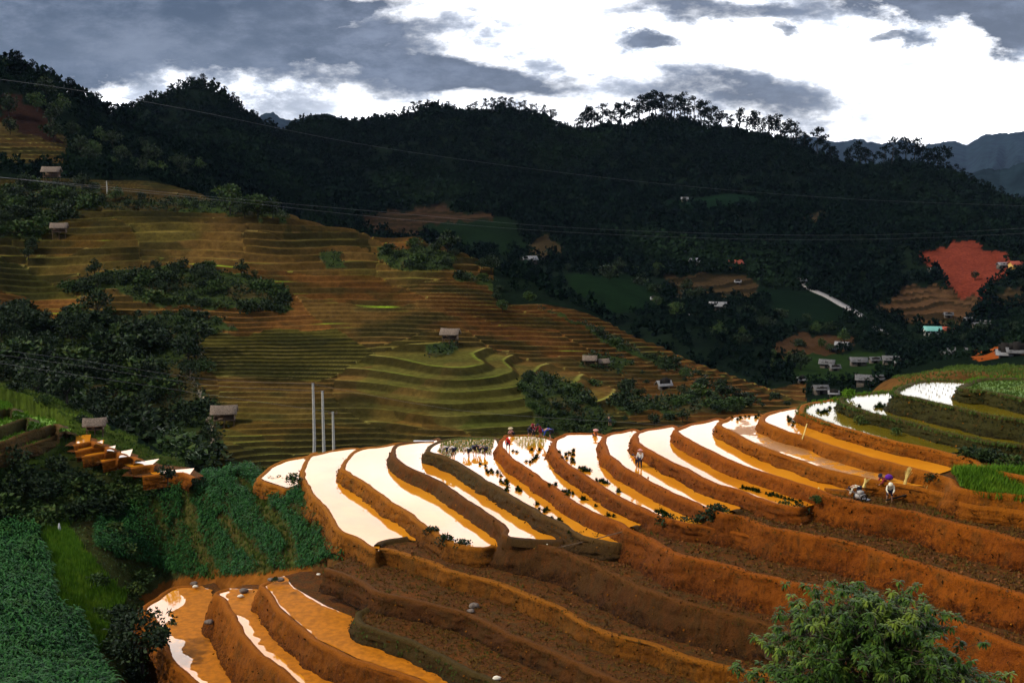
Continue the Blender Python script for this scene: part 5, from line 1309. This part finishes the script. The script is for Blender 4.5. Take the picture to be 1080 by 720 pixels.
# three concrete power poles
PT = []
for i, (px, pt, pb, lab) in enumerate([(330,404,482,'tall concrete power pole, left of the three beyond the first paddies'),(340,412,480,'concrete power pole in the middle of the three beyond the first paddies'),(351,434,479,'shorter concrete power pole with a small crossarm, right of the three')]):
    Dd = 138. + 3 * i; x, y, z = ray(px, pt); top = np.array([x / y * Dd, Dd, z / y * Dd]); b = float(gz(top[0], top[1]))
    root = empty('power_pole', (top[0], top[1], b)); tag(root, lab, 'power pole', 'power poles beyond the paddies'); H = top[2] - b
    v, f = tube([(-.02 * H * (i == 0), 0, -.5), (0, 0, H * .5), (0, 0, H)], [.23, .19, .14], 10); mesh_obj('shaft', v, f, M_conc, root, True)
    if i == 2: v, f = boxes([(-.6, .6, -.05, .05, H - .35, H - .2)]); mesh_obj('crossarm', v, f, M_wood, root)
    for s in (-1, 1):
        v, f = tube([(s * .18 * (3 if i == 2 else 1), 0, H - .2), (s * .18 * (3 if i == 2 else 1), 0, H + .15)], [.06, .04], 6); mesh_obj('insulator', v, f, M_wood, root)
    PT.append(top)
for (px, py, h, lab, r0, r1) in [(113,204,30,'thin wooden power pole on the left hillside',240,340),(805,262,22,'slim pale pole on the wooded slope at the centre right',380,620)]:
    q = hit(px, py, r0, r1)
    if q is None: continue
    h = h * math.hypot(q[0], q[1]) / FPX * .4; root = empty('utility_pole', tuple(map(float, q))); tag(root, lab, 'power pole'); v, f = tube([(0, 0, -.4), (0, 0, h)], [.16, .10], 6); mesh_obj('shaft', v, f, M_conc, root)
    v, f = boxes([(-.6, .6, -.05, .05, h - .4, h - .3)]); mesh_obj('crossarm', v, f, M_wood, root)
def wire(pts, lab, rad=.018, mat=None):
    P = [np.array([float(ray(px, py)[0]) * D, float(ray(px, py)[1]) * D, float(ray(px, py)[2]) * D]) for px, py, D in pts]
    v, f = tube(catmull(P, 6.), rad, 4); o = mesh_obj('power_line', v, f, mat or M_wire); tag(o, lab, 'power line')
wire([(-80,74,150),(60,92,175),(200,116,205),(380,152,235),(560,178,262),(720,196,285),(900,210,310),(1160,220,345)], 'faint power line sloping across the dark mountain from upper left')
wire([(-60,182,140),(100,196,165),(250,210,190),(420,225,215),(600,240,240),(780,247,260),(900,248,275),(1000,245,288),(1160,236,300)], 'upper of the two power lines sagging across the valley')
wire([(-60,180,143),(100,198,168),(250,213,193),(420,231,218),(600,245,243),(780,252,263),(900,252.5,278),(1000,250,291),(1160,242,303)], 'lower of the two power lines sagging across the valley')
wire([(-60,362,118),(80,379,124),(220,400,130),(330,404.5,138.2)], 'pale power line crossing the gully woods to the left pole', .014)
wire([(-60,366,119),(80,385,125),(220,406,131),(340,412.5,141.2)], 'second pale power line below the first, to the middle pole', .014)
wire([(-60,374,120),(80,395,127),(220,416,134),(351,434.5,144)], 'lowest pale power line, running to the short pole', .014)
wire([(330,405,138.2),(480,432,128),(640,444,118),(800,452,108),(1160,440,90)], 'thin power line passing low behind the planters', .010)
# valley road
def road(pts, wd, r0, r1, lab):
    Q = [hit(px, py, r0, r1) for px, py in pts]; Q = [q for q in Q if q is not None]
    L = catmull([q[:2] for q in Q], 2.); N = normals(L, 1); e0 = L + N * wd / 2; e1 = L - N * wd / 2
    z = np.maximum(np.maximum(gz(e0[:, 0], e0[:, 1]), gz(e1[:, 0], e1[:, 1])), gz(L[:, 0], L[:, 1])) + .35
    V = np.concatenate([np.c_[e0, z], np.c_[e1, z], np.c_[e0, z - 1.5], np.c_[e1, z - 1.5]]); n = len(L); i = np.arange(n - 1)
    F = np.concatenate([np.stack([i, i + 1, n + i + 1, n + i], -1), np.stack([i, 2 * n + i, 2 * n + i + 1, i + 1], -1), np.stack([n + i, n + i + 1, 3 * n + i + 1, 3 * n + i], -1)])
    tag(mesh_obj('road', V, F, simple('road_surface', (.22, .21, .21), .9, .15, 1)), kind='structure')
road([(843,296),(852,304),(862,309),(874,315),(888,322),(900,329),(910,336)], 3.2, 300, 760, '')
road([(920,346),(930,350),(940,353)], 3.2, 300, 760, '')
# footpath of pale stones beside the green terraces
q = [hit(px, py, 140, 260) for px, py in [(211,362),(212,372),(210,382),(203,390),(201,400),(208,412),(214,425),(220,440),(222,460),(222,472)]]; q = [a for a in q if a is not None]
if len(q) > 3:
    L = catmull([a[:2] for a in q], .5); nn = len(L); pts = L + rng.normal(0, .12, L.shape); c = np.concatenate([np.c_[pts, gz(pts[:, 0], pts[:, 1]) + .15]] * 2) + rng.normal(0, .12, (2 * nn, 3))
    V, F = quads(c, .5, .9, 0); tag(mesh_obj('footpath', V, F, simple('path_stone', (.22, .18, .13), .9, .3, 3)), kind='structure')
# bare earth slip on the hill
# ---------------------------------------------------------------- people
SKIN = simple('skin', (.33, .18, .11), .6, .1, 3); HAIR = simple('black_hair', (.01, .009, .008), .5, .1, 3)
def cloth(name, c): return simple(name, c, .85, .15, 9)
NAVY = cloth('navy_cloth', (.012, .014, .035)); WHITE = cloth('white_cloth', (.62, .60, .56)); REDC = cloth('red_cloth', (.62, .02, .015)); BLUEC = cloth('blue_cloth', (.02, .06, .38))
PURP = cloth('purple_cloth', (.10, .012, .26)); MAROON = cloth('maroon_cloth', (.20, .015, .03)); CREAM = cloth('cream_cloth', (.70, .66, .50)); ORNG = cloth('orange_cloth', (.55, .16, .03)); PINK = cloth('pink_cloth', (.55, .25, .22)); GREENC = cloth('dark_green_cloth', (.03, .05, .03)); STRAW = cloth('straw_hat', (.50, .40, .24))
def skin_mesh(name, J, E, mat, parent, sub=1):
    """one continuous body grown over a skeleton: J joint -> (x, y, z, radius)"""
    names = list(J); me = bpy.data.meshes.new(name); me.from_pydata([J[n][:3] for n in names], [(names.index(a), names.index(b)) for a, b in E], [])
    o = bpy.data.objects.new(name, me); COL.objects.link(o); o.parent = parent
    sk = o.modifiers.new('skin', 'SKIN'); sk.use_smooth_shade = True; sk.branch_smoothing = .4
    for i, n in enumerate(names):
        d = me.skin_vertices[0].data[i]; r = J[n][3]; d.radius = r if isinstance(r, tuple) else (r, r); d.use_root = (i == 0)
    ss = o.modifiers.new('sub', 'SUBSURF'); ss.levels = ss.render_levels = sub
    me.materials.append(mat); return o
def pose(kind):
    if kind == 'stand':
        J = dict(pelvis=(0, 0, .84), waist=(0, .0, 1.0), chest=(0, .0, 1.2), neck=(0, 0, 1.36), head=(0, .02, 1.46), crown=(0, .01, 1.56), shL=(-.17, 0, 1.28), elL=(-.23, .04, 1.02), wrL=(-.2, .18, .85), haL=(-.19, .23, .79), shR=(.17, 0, 1.28), elR=(.24, .03, 1.02), wrR=(.24, .16, .84), haR=(.23, .2, .78),
                 hiL=(-.09, 0, .8), knL=(-.1, .03, .43), anL=(-.11, -.02, .07), toL=(-.11, .13, .03), hiR=(.09, 0, .8), knR=(.1, .05, .43), anR=(.11, .0, .07), toR=(.11, .15, .03))
    elif kind == 'bend':       # planting: bent double from the hips, arms down to the water
        J = dict(pelvis=(0, -.12, .78), waist=(0, .05, .87), chest=(0, .27, .86), neck=(0, .42, .80), head=(0, .50, .72), crown=(0, .57, .66), shL=(-.17, .34, .80), elL=(-.2, .38, .54), wrL=(-.12, .46, .30), haL=(-.1, .5, .2), shR=(.17, .34, .80), elR=(.2, .4, .54), wrR=(.1, .52, .28), haR=(.08, .56, .18),
                 hiL=(-.1, -.12, .74), knL=(-.14, -.02, .40), anL=(-.16, -.12, .05), toL=(-.16, .02, .01), hiR=(.1, -.12, .74), knR=(.15, .04, .40), anR=(.17, .0, .05), toR=(.17, .14, .01))
    elif kind == 'stoop':      # standing, leaning forward over the work
        J = dict(pelvis=(0, -.06, .80), waist=(0, .02, .95), chest=(0, .16, 1.1), neck=(0, .27, 1.2), head=(0, .34, 1.25), crown=(0, .40, 1.32), shL=(-.17, .2, 1.13), elL=(-.23, .3, .88), wrL=(-.14, .45, .74), haL=(-.12, .5, .68), shR=(.17, .2, 1.13), elR=(.23, .32, .9), wrR=(.14, .47, .74), haR=(.12, .52, .68),
                 hiL=(-.1, -.06, .76), knL=(-.13, .06, .42), anL=(-.14, -.05, .05), toL=(-.14, .09, .02), hiR=(.1, -.06, .76), knR=(.15, .0, .42), anR=(.17, -.12, .05), toR=(.17, .02, .02))
    else:                      # squat
        J = dict(pelvis=(0, -.15, .32), waist=(0, -.08, .46), chest=(0, .05, .62), neck=(0, .14, .74), head=(0, .19, .82), crown=(0, .2, .92), shL=(-.17, .08, .67), elL=(-.2, .3, .5), wrL=(-.1, .46, .36), haL=(-.08, .5, .3), shR=(.17, .08, .67), elR=(.2, .3, .5), wrR=(.1, .46, .36), haR=(.08, .5, .3),
                 hiL=(-.1, -.14, .3), knL=(-.16, .2, .46), anL=(-.14, .02, .06), toL=(-.14, .15, .02), hiR=(.1, -.14, .3), knR=(.16, .2, .46), anR=(.14, .02, .06), toR=(.14, .15, .02))
    return J
RAD = dict(pelvis=.125, waist=(.125, .10), chest=(.155, .11), neck=.05, head=.088, crown=.065, shL=.06, shR=.06, elL=.042, elR=.042, wrL=.027, wrR=.027, haL=.035, haR=.035, hiL=.09, hiR=.09, knL=.058, knR=.058, anL=.038, anR=.038, toL=.03, toR=.03)
EDG = [('pelvis', 'waist'), ('waist', 'chest'), ('chest', 'neck'), ('neck', 'head'), ('head', 'crown'), ('chest', 'shL'), ('shL', 'elL'), ('elL', 'wrL'), ('wrL', 'haL'), ('chest', 'shR'), ('shR', 'elR'), ('elR', 'wrR'), ('wrR', 'haR'), ('pelvis', 'hiL'), ('hiL', 'knL'), ('knL', 'anL'), ('anL', 'toL'), ('pelvis', 'hiR'), ('hiR', 'knR'), ('knR', 'anR'), ('anR', 'toR')]
def sub_skel(J, names, grow): return {n: (*J[n][:3], (tuple(a * grow for a in RAD[n]) if isinstance(RAD[n], tuple) else RAD[n] * grow)) for n in names}
def person(px, py, H, kind, face, top, legs, hat, label, group=None, scale=1., loc=None):
    H = NH(H) if loc is None else H
    x, y = at_level(px, py, H) if loc is None else loc
    root = empty('person', (float(x), float(y), -H), face, scale); tag(root, label, 'person', group); J = pose(kind)
    F_ = {n: (*J[n], RAD[n]) for n in J}; skin_mesh('body', F_, EDG, SKIN, root, 2)
    tn = ['waist', 'pelvis', 'chest', 'shL', 'elL', 'wrL', 'shR', 'elR', 'wrR']; skin_mesh('jacket', sub_skel(J, tn, 1.22), [e for e in EDG if e[0] in tn and e[1] in tn], top, root)
    ln = ['pelvis', 'hiL', 'knL', 'hiR', 'knR'] + (['anL', 'anR'] if kind == 'stand' else []); skin_mesh('trousers', sub_skel(J, ln, 1.3), [e for e in EDG if e[0] in ln and e[1] in ln], legs, root)
    hd = np.array(J['head']); cr = np.array(J['crown']); u = cr - hd; u /= np.linalg.norm(u)
    # hair cap, then what is worn over it
    v = unit(1, np.random.default_rng(1)); n1, n2 = 10, 7; V = []; Fc = []
    def dome(R_, squash, brim, mat, nm, lift):
        V = []; Fq = []; a1 = np.cross(u, [1, .0, .0]); a1 /= np.linalg.norm(a1); a2 = np.cross(u, a1)
        prof = [(R_ * math.cos(t), R_ * squash * math.sin(t)) for t in np.linspace(0, math.pi / 2 * .97, 6)]
        if brim: prof = [(R_ * brim, -.03), (R_ * brim * .7, .0)] + prof
        for (q, h_) in prof:
            for j in range(12): th = j * math.pi / 6; V.append(hd + u * (lift + h_) + (a1 * math.cos(th) + a2 * math.sin(th)) * q)
        for i in range(len(prof) - 1):
            for j in range(12): Fq.append((i * 12 + j, i * 12 + (j + 1) % 12, (i + 1) * 12 + (j + 1) % 12, (i + 1) * 12 + j))
        mesh_obj(nm, np.array(V), np.array(Fq), mat, root, True)
    dome(.10, 1.05, 0, HAIR, 'hair', .005)
    if hat is not None:
        m_, kd = hat
        if kd == 'scarf': dome(.15, .95, 0, m_, 'headscarf', .0)
        elif kd == 'brim': dome(.125, .7, 1.75, m_, 'hat', .045)
        else: dome(.30, .5, 0, m_, 'conical_hat', .05)
    # nose and feet give the body its front
    return root
z4 = 26.4; 
person(478,481.5,z4 - .03,'bend',R(50),WHITE,NAVY,(WHITE,'brim'),'stooping rice planter in white jacket and big white hat, second from left in the paddy','rice planters in the green paddy',1.1)
person(471,480.5,z4 - .03,'bend',R(75),WHITE,NAVY,(WHITE,'scarf'),'stooping planter in white jacket and headscarf, leftmost in the paddy','rice planters in the green paddy',1.05)
person(494,482,z4 - .03,'bend',R(60),WHITE,NAVY,(WHITE,'scarf'),'stooping planter in white jacket and white headscarf, middle of the row','rice planters in the green paddy',1.05)
person(501,479.5,z4 - .03,'bend',R(-60),NAVY,NAVY,(WHITE,'scarf'),'stooping planter in navy with a small white headscarf, second from the right','rice planters in the green paddy',1.1)
person(511,481,z4 - .03,'bend',R(70),NAVY,NAVY,(NAVY,'scarf'),'stooping planter all in navy, rightmost in the green paddy','rice planters in the green paddy',1.1)
person(536,475,25.2 - .03,'stoop',R(170),REDC,NAVY,(REDC,'scarf'),'planter in a bright red jacket and dark trousers, standing in the next paddy',None,.98)
person(540,459.5,25.1,'squat',R(120),PINK,NAVY,(STRAW,'cone'),'figure in a pale round hat behind the planter in red',None,.9)
person(559,462,25.0,'stoop',R(-140),NAVY,NAVY,(MAROON,'scarf'),'dark figure at the left of the group on the far bund','workers on the far bund',1.15)
person(563,460.5,25.0,'stand',R(160),MAROON,NAVY,(PINK,'scarf'),'figure in maroon in the middle of the group on the far bund','workers on the far bund',.85)
person(570,461.5,25.0,'stoop',R(130),MAROON,MAROON,(NAVY,'scarf'),'figure in dark red at the right of the group on the far bund','workers on the far bund',1.1)
person(580,463.5,24.7,'bend',R(75),BLUEC,NAVY,(BLUEC,'scarf'),'stooping figure in a bright blue jacket on the bund, right of the group',None,1.25)
person(627.5,461.5,24.2,'squat',R(-160),ORNG,NAVY,(PINK,'cone'),'figure in orange under a pinkish round hat, behind the bund of the wide paddy',None,.9)
person(675,494,23.0 - .03,'stand',R(150),WHITE,NAVY,(PINK,'brim'),'worker in a white shirt and dark trousers standing in the muddy strip',None,1.08)
person(671,493,23.0 - .03,'stoop',R(75),ORNG,NAVY,(NAVY,'scarf'),'worker in an orange jacket stooping beside the one in the white shirt',None,.85)
HP = 20.97
person(904,525,HP,'bend',R(75),CREAM,NAVY,(NAVY,'scarf'),'worker in a cream jacket bent over the engine on the dry terrace',None,1.0)
person(933,522,HP,'stoop',R(100),MAROON,NAVY,(NAVY,'scarf'),'worker in red and navy stooping under a purple bundle',None,1.15)
person(938,530,HP,'stoop',R(165),CREAM,NAVY,(CREAM,'scarf'),'worker seen from behind in a cream shirt, right of the purple bundle',None,1.12)
person(643,451,36,'stoop',R(30),NAVY,NAVY,None,'tiny dark figure on the path below the green slope, left one',None,1.,loc=(at_level(643, 452, 36.5)))
for nm in ():
    pass
# the purple bundle on the back of the stooping worker
def lump(name, loc, sx, sy, sz, mat, label, cat, seed=1):
    r2 = np.random.default_rng(seed); V = []; n, m = 14, 9
    for i in range(m):
        t = math.pi * i / (m - 1)
        for j in range(n):
            p = 2 * math.pi * j / n; k = 1 + .16 * math.sin(3 * p + seed) * math.sin(t) + .1 * r2.normal() * math.sin(t)
            V.append((sx * math.sin(t) * math.cos(p) * k, sy * math.sin(t) * math.sin(p) * k, sz * math.cos(t)))
    F = [(i * n + j, (i + 1) * n + j, (i + 1) * n + (j + 1) % n, i * n + (j + 1) % n) for i in range(m - 1) for j in range(n)]
    o = mesh_obj(name, np.array(V), np.array(F), mat, smooth=True); o.location = tuple(map(float, loc)); tag(o, label, cat); return o
HPn = NH(HP); x, y = at_level(935, 521, HPn); lump('cloth_bundle', (x + .1, y, -HPn + 1.25), .27, .23, .22, PURP, 'purple cloth bundle carried by the stooping worker in red', 'bundle', 3)
# a small tilling engine by the workers
x, y = at_level(907, 528, HPn); root = empty('tiller', (x, y, -HPn), .5); tag(root, 'small two-wheeled tilling engine beside the bent worker in cream', 'tiller')
M_metal = simple('engine_metal', (.32, .30, .28), .45, .3, 9)
v, f = boxes([(-.3, .3, -.22, .22, .25, .5), (-.16, .2, -.15, .15, .5, .72)]); mesh_obj('engine', v, f, M_metal, root)
for s in (-1, 1):
    th = np.linspace(0, 2 * math.pi, 15); v, f = tube([(.25 * math.cos(t), s * .34, .25 + .25 * math.sin(t)) for t in th], .045, 6); mesh_obj('wheel', v, f, M_dark, root)
    v, f = tube([(-.25, s * .2, .5), (-.7, s * .24, .75), (-1.1, s * .28, .95)], .025, 6); mesh_obj('handlebar', v, f, M_metal, root)
v, f = boxes([(.3, .7, -.3, .3, .02, .1)]); mesh_obj('plough_blade', v, f, M_tarp, root)
# yellow sheaves and bamboo
def sheaf(px, py, H, h, lean, lab):
    H = NH(H); x, y = at_level(px, py, H); r2 = np.random.default_rng(int(px)); parts = []
    for i in range(16):
        a = r2.normal(0, .06, 2); parts.append(tube([(a[0], a[1], -.05), (a[0] * .5 + lean * .5, a[1] * .5, h * .5), (a[0] * 2.2 + lean, a[1] * 2, h * (.85 + .3 * r2.random()))], [.03, .035, .015], 5))
    v, f = join(parts); o = mesh_obj('straw_sheaf', v, f, M_sh); o.location = (float(x), float(y), -H); tag(o, lab, 'straw sheaf', 'pale sheaves on the right terraces')
M_sh = simple('pale_straw', (.62, .46, .14), .8, .2, 8)
sheaf(953.5,513,20.1,1.25,.28,'upright pale sheaf leaning on the bank above the workers'); sheaf(973,526,HP,1.0,.2,'short yellow sheaf on the dry terrace right of the workers'); sheaf(910.5,513,20.1,.55,.2,'small pale sheaf behind the bent worker')
def pole(p0, p1, H0, H1, rad, lab, name='bamboo_pole', mat=None):
    H0 = NH(H0); H1 = NH(H1); a = np.append(at_level(*p0, H0), -H0); b = np.append(at_level(*p1, H1), -H1); m_ = (a + b) / 2 - [0, 0, .05]
    v, f = tube([a, m_, b], rad, 6); tag(mesh_obj(name, v, f, mat or M_sh), lab, 'pole')
pole((846,463),(851,447),19.05,18.3,.05,'pale bamboo spout on the bank below the first green-banked pond'); pole((855,531),(864,514),21.9,20.7,.07,'pale bamboo pole at the near tip of the muddy strip')
pole((953,517),(1012,505),20.6,19.4,.05,'cut dark branch lying by the sheaves',mat=M_barkd); pole((935,527),(995,511),20.7,20.0,.07,'long cut trunk lying beside the workers',mat=M_barkd)
pole((590,577),(662,559),27.3,25.2,.04,'thin bamboo stick slanting across the muddy corner',mat=M_wood)
# rubble and pale stones
def stone(px, py, H, s, lab, mat, grp=None):
    H = NH(H); x, y = at_level(px, py, H); o = lump('stone', (x, y, -H + s * .3), s, s * .8, s * .55, mat, lab, 'stone', int(px + py)); 
    if grp: o['group'] = grp
M_stone = simple('stone', (.14, .11, .09), .9, .4, 6); M_pale = simple('pale_litter', (.66, .60, .48), .7, .1, 3)
for (px, py, H, s, pale, lab) in [(205,616,39.9,.35,0,'brown stone at the head of the lowest paddy, upper one'),(206,619,39.9,.28,1,'whitish stone at the head of the lowest paddy'),(257,624,36.6,.4,0,'dark stone between the two muddy pools'),(254,629,36.6,.25,1,'small pale stone between the two muddy pools'),(221,657,38.6,.4,0,'round stone at the foot of the first orange bank'),
    (296,612,34.3,.35,0,'stone on the earth ledge above the orange pool'),(286,612,34.3,.3,0,'second stone on the earth ledge above the orange pool'),(500,640,31.9,.4,0,'dark stone on the dry terrace below the long brown bank'),(497,645,31.9,.28,0,'small dark stone next to the larger one on the dry terrace'),
    (524,716,33.4,.28,1,'white scrap lying at the bottom of the dry terrace'),(336,606,31.9,.16,1,'tiny white scrap on the olive bank corner'),(487,583,30.2,.14,1,'tiny white scrap under the second long paddy'),(595,566,27.6,.16,1,'white scrap on the muddy corner, upper one'),(597,573,27.6,.16,1,'white scrap on the muddy corner, lower one'),(578,574,27.6,.15,1,'white scrap near the end of the pink paddy'),
    (719,560,25.1,.3,1,'pale stone on the rubble at the muddy corner'),(733,565,25.1,.28,0,'grey stone on the rubble at the muddy corner'),(742,567,25.1,.3,0,'brown stone on the rubble at the muddy corner'),(832,541,22.8,.35,0,'dark stone in the rubble below the seedlings, left one'),(842,544,22.9,.3,0,'dark stone in the rubble below the seedlings, middle one'),(850,541,22.8,.35,0,'dark stone in the rubble below the seedlings, right one'),
    (62,563,33.9,.5,1,'white rag on the path by the maize'),(968,524,20.95,.2,1,'white scrap beside the yellow sheaf')]:
    if px == 62:
        q = hit(63, 563, 80, 130); q = q if q is not None else np.append(at_level(63, 563, 34), -34.); o = lump('rag', q + [0, 0, .5], .12, .12, .6, M_tarp, lab, 'rag', 2); continue
    stone(px, py, H, s, lab, M_pale if pale else M_stone)
# small white sign board on the far bund
x, y = at_level(447, 465.5, 27.9); root = empty('white_board', (x, y, -27.95)); tag(root, 'low white slab on the far bund behind the third paddy', 'slab'); v, f = boxes([(-1.1, 1.1, -.15, .15, .0, .14)]); mesh_obj('slab', v, f, M_tarp, root)
# ---------------------------------------------------------------- labels: each of a kind is told apart by its row and its place in the row
ONES = ['', 'first', 'second', 'third', 'fourth', 'fifth', 'sixth', 'seventh', 'eighth', 'ninth', 'tenth', 'eleventh', 'twelfth', 'thirteenth', 'fourteenth', 'fifteenth', 'sixteenth', 'seventeenth', 'eighteenth', 'nineteenth']
TENS = {2: ('twenty', 'twentieth'), 3: ('thirty', 'thirtieth'), 4: ('forty', 'fortieth'), 5: ('fifty', 'fiftieth'), 6: ('sixty', 'sixtieth'), 7: ('seventy', 'seventieth'), 8: ('eighty', 'eightieth'), 9: ('ninety', 'ninetieth')}
def ordinal(n): return ONES[n] if n < 20 else (TENS[n // 10][1] if n % 10 == 0 else TENS[n // 10][0] + '-' + ONES[n % 10])
byl = {}
for o in COL.objects:
    if o.parent is None and o.get('label') and o.get('category'): byl.setdefault(o['label'], []).append(o)
ROWN = {1: [''], 2: ['upper', 'lower'], 3: ['upper', 'middle', 'lower'], 4: ['top', 'upper', 'lower', 'bottom'], 5: ['top', 'upper', 'middle', 'lower', 'bottom']}
for lab, os_ in byl.items():
    n = len(os_)
    if n < 2: continue
    pts = [(to_px(*o.location), o) for o in os_]
    ys = [float(p[0][1]) for p in pts]; xs = [float(p[0][0]) for p in pts]
    pine = 'pine' in lab
    k = 1 if pine or n < 6 else int(min(5, max(1, round(n / 11))))
    if not pine and k == 1 and (max(ys) - min(ys)) > (max(xs) - min(xs)): k = 1
    order = sorted(pts, key=lambda p: float(p[0][1])); i0 = 0
    for j in range(k):
        i1 = round(n * (j + 1) / k); row = sorted(order[i0:i1], key=lambda p: float(p[0][0])); i0 = i1
        for q, (_, o) in enumerate(row):
            m = len(row)
            pos = 'leftmost' if q == 0 else 'rightmost' if q == m - 1 else ordinal(q + 1) + ' from left' if q < (m + 1) // 2 else ordinal(m - q) + ' from right'
            o['label'] = lab + ', ' + pos + (' of ' + ROWN[k][j] + ' row' if k > 1 else '')
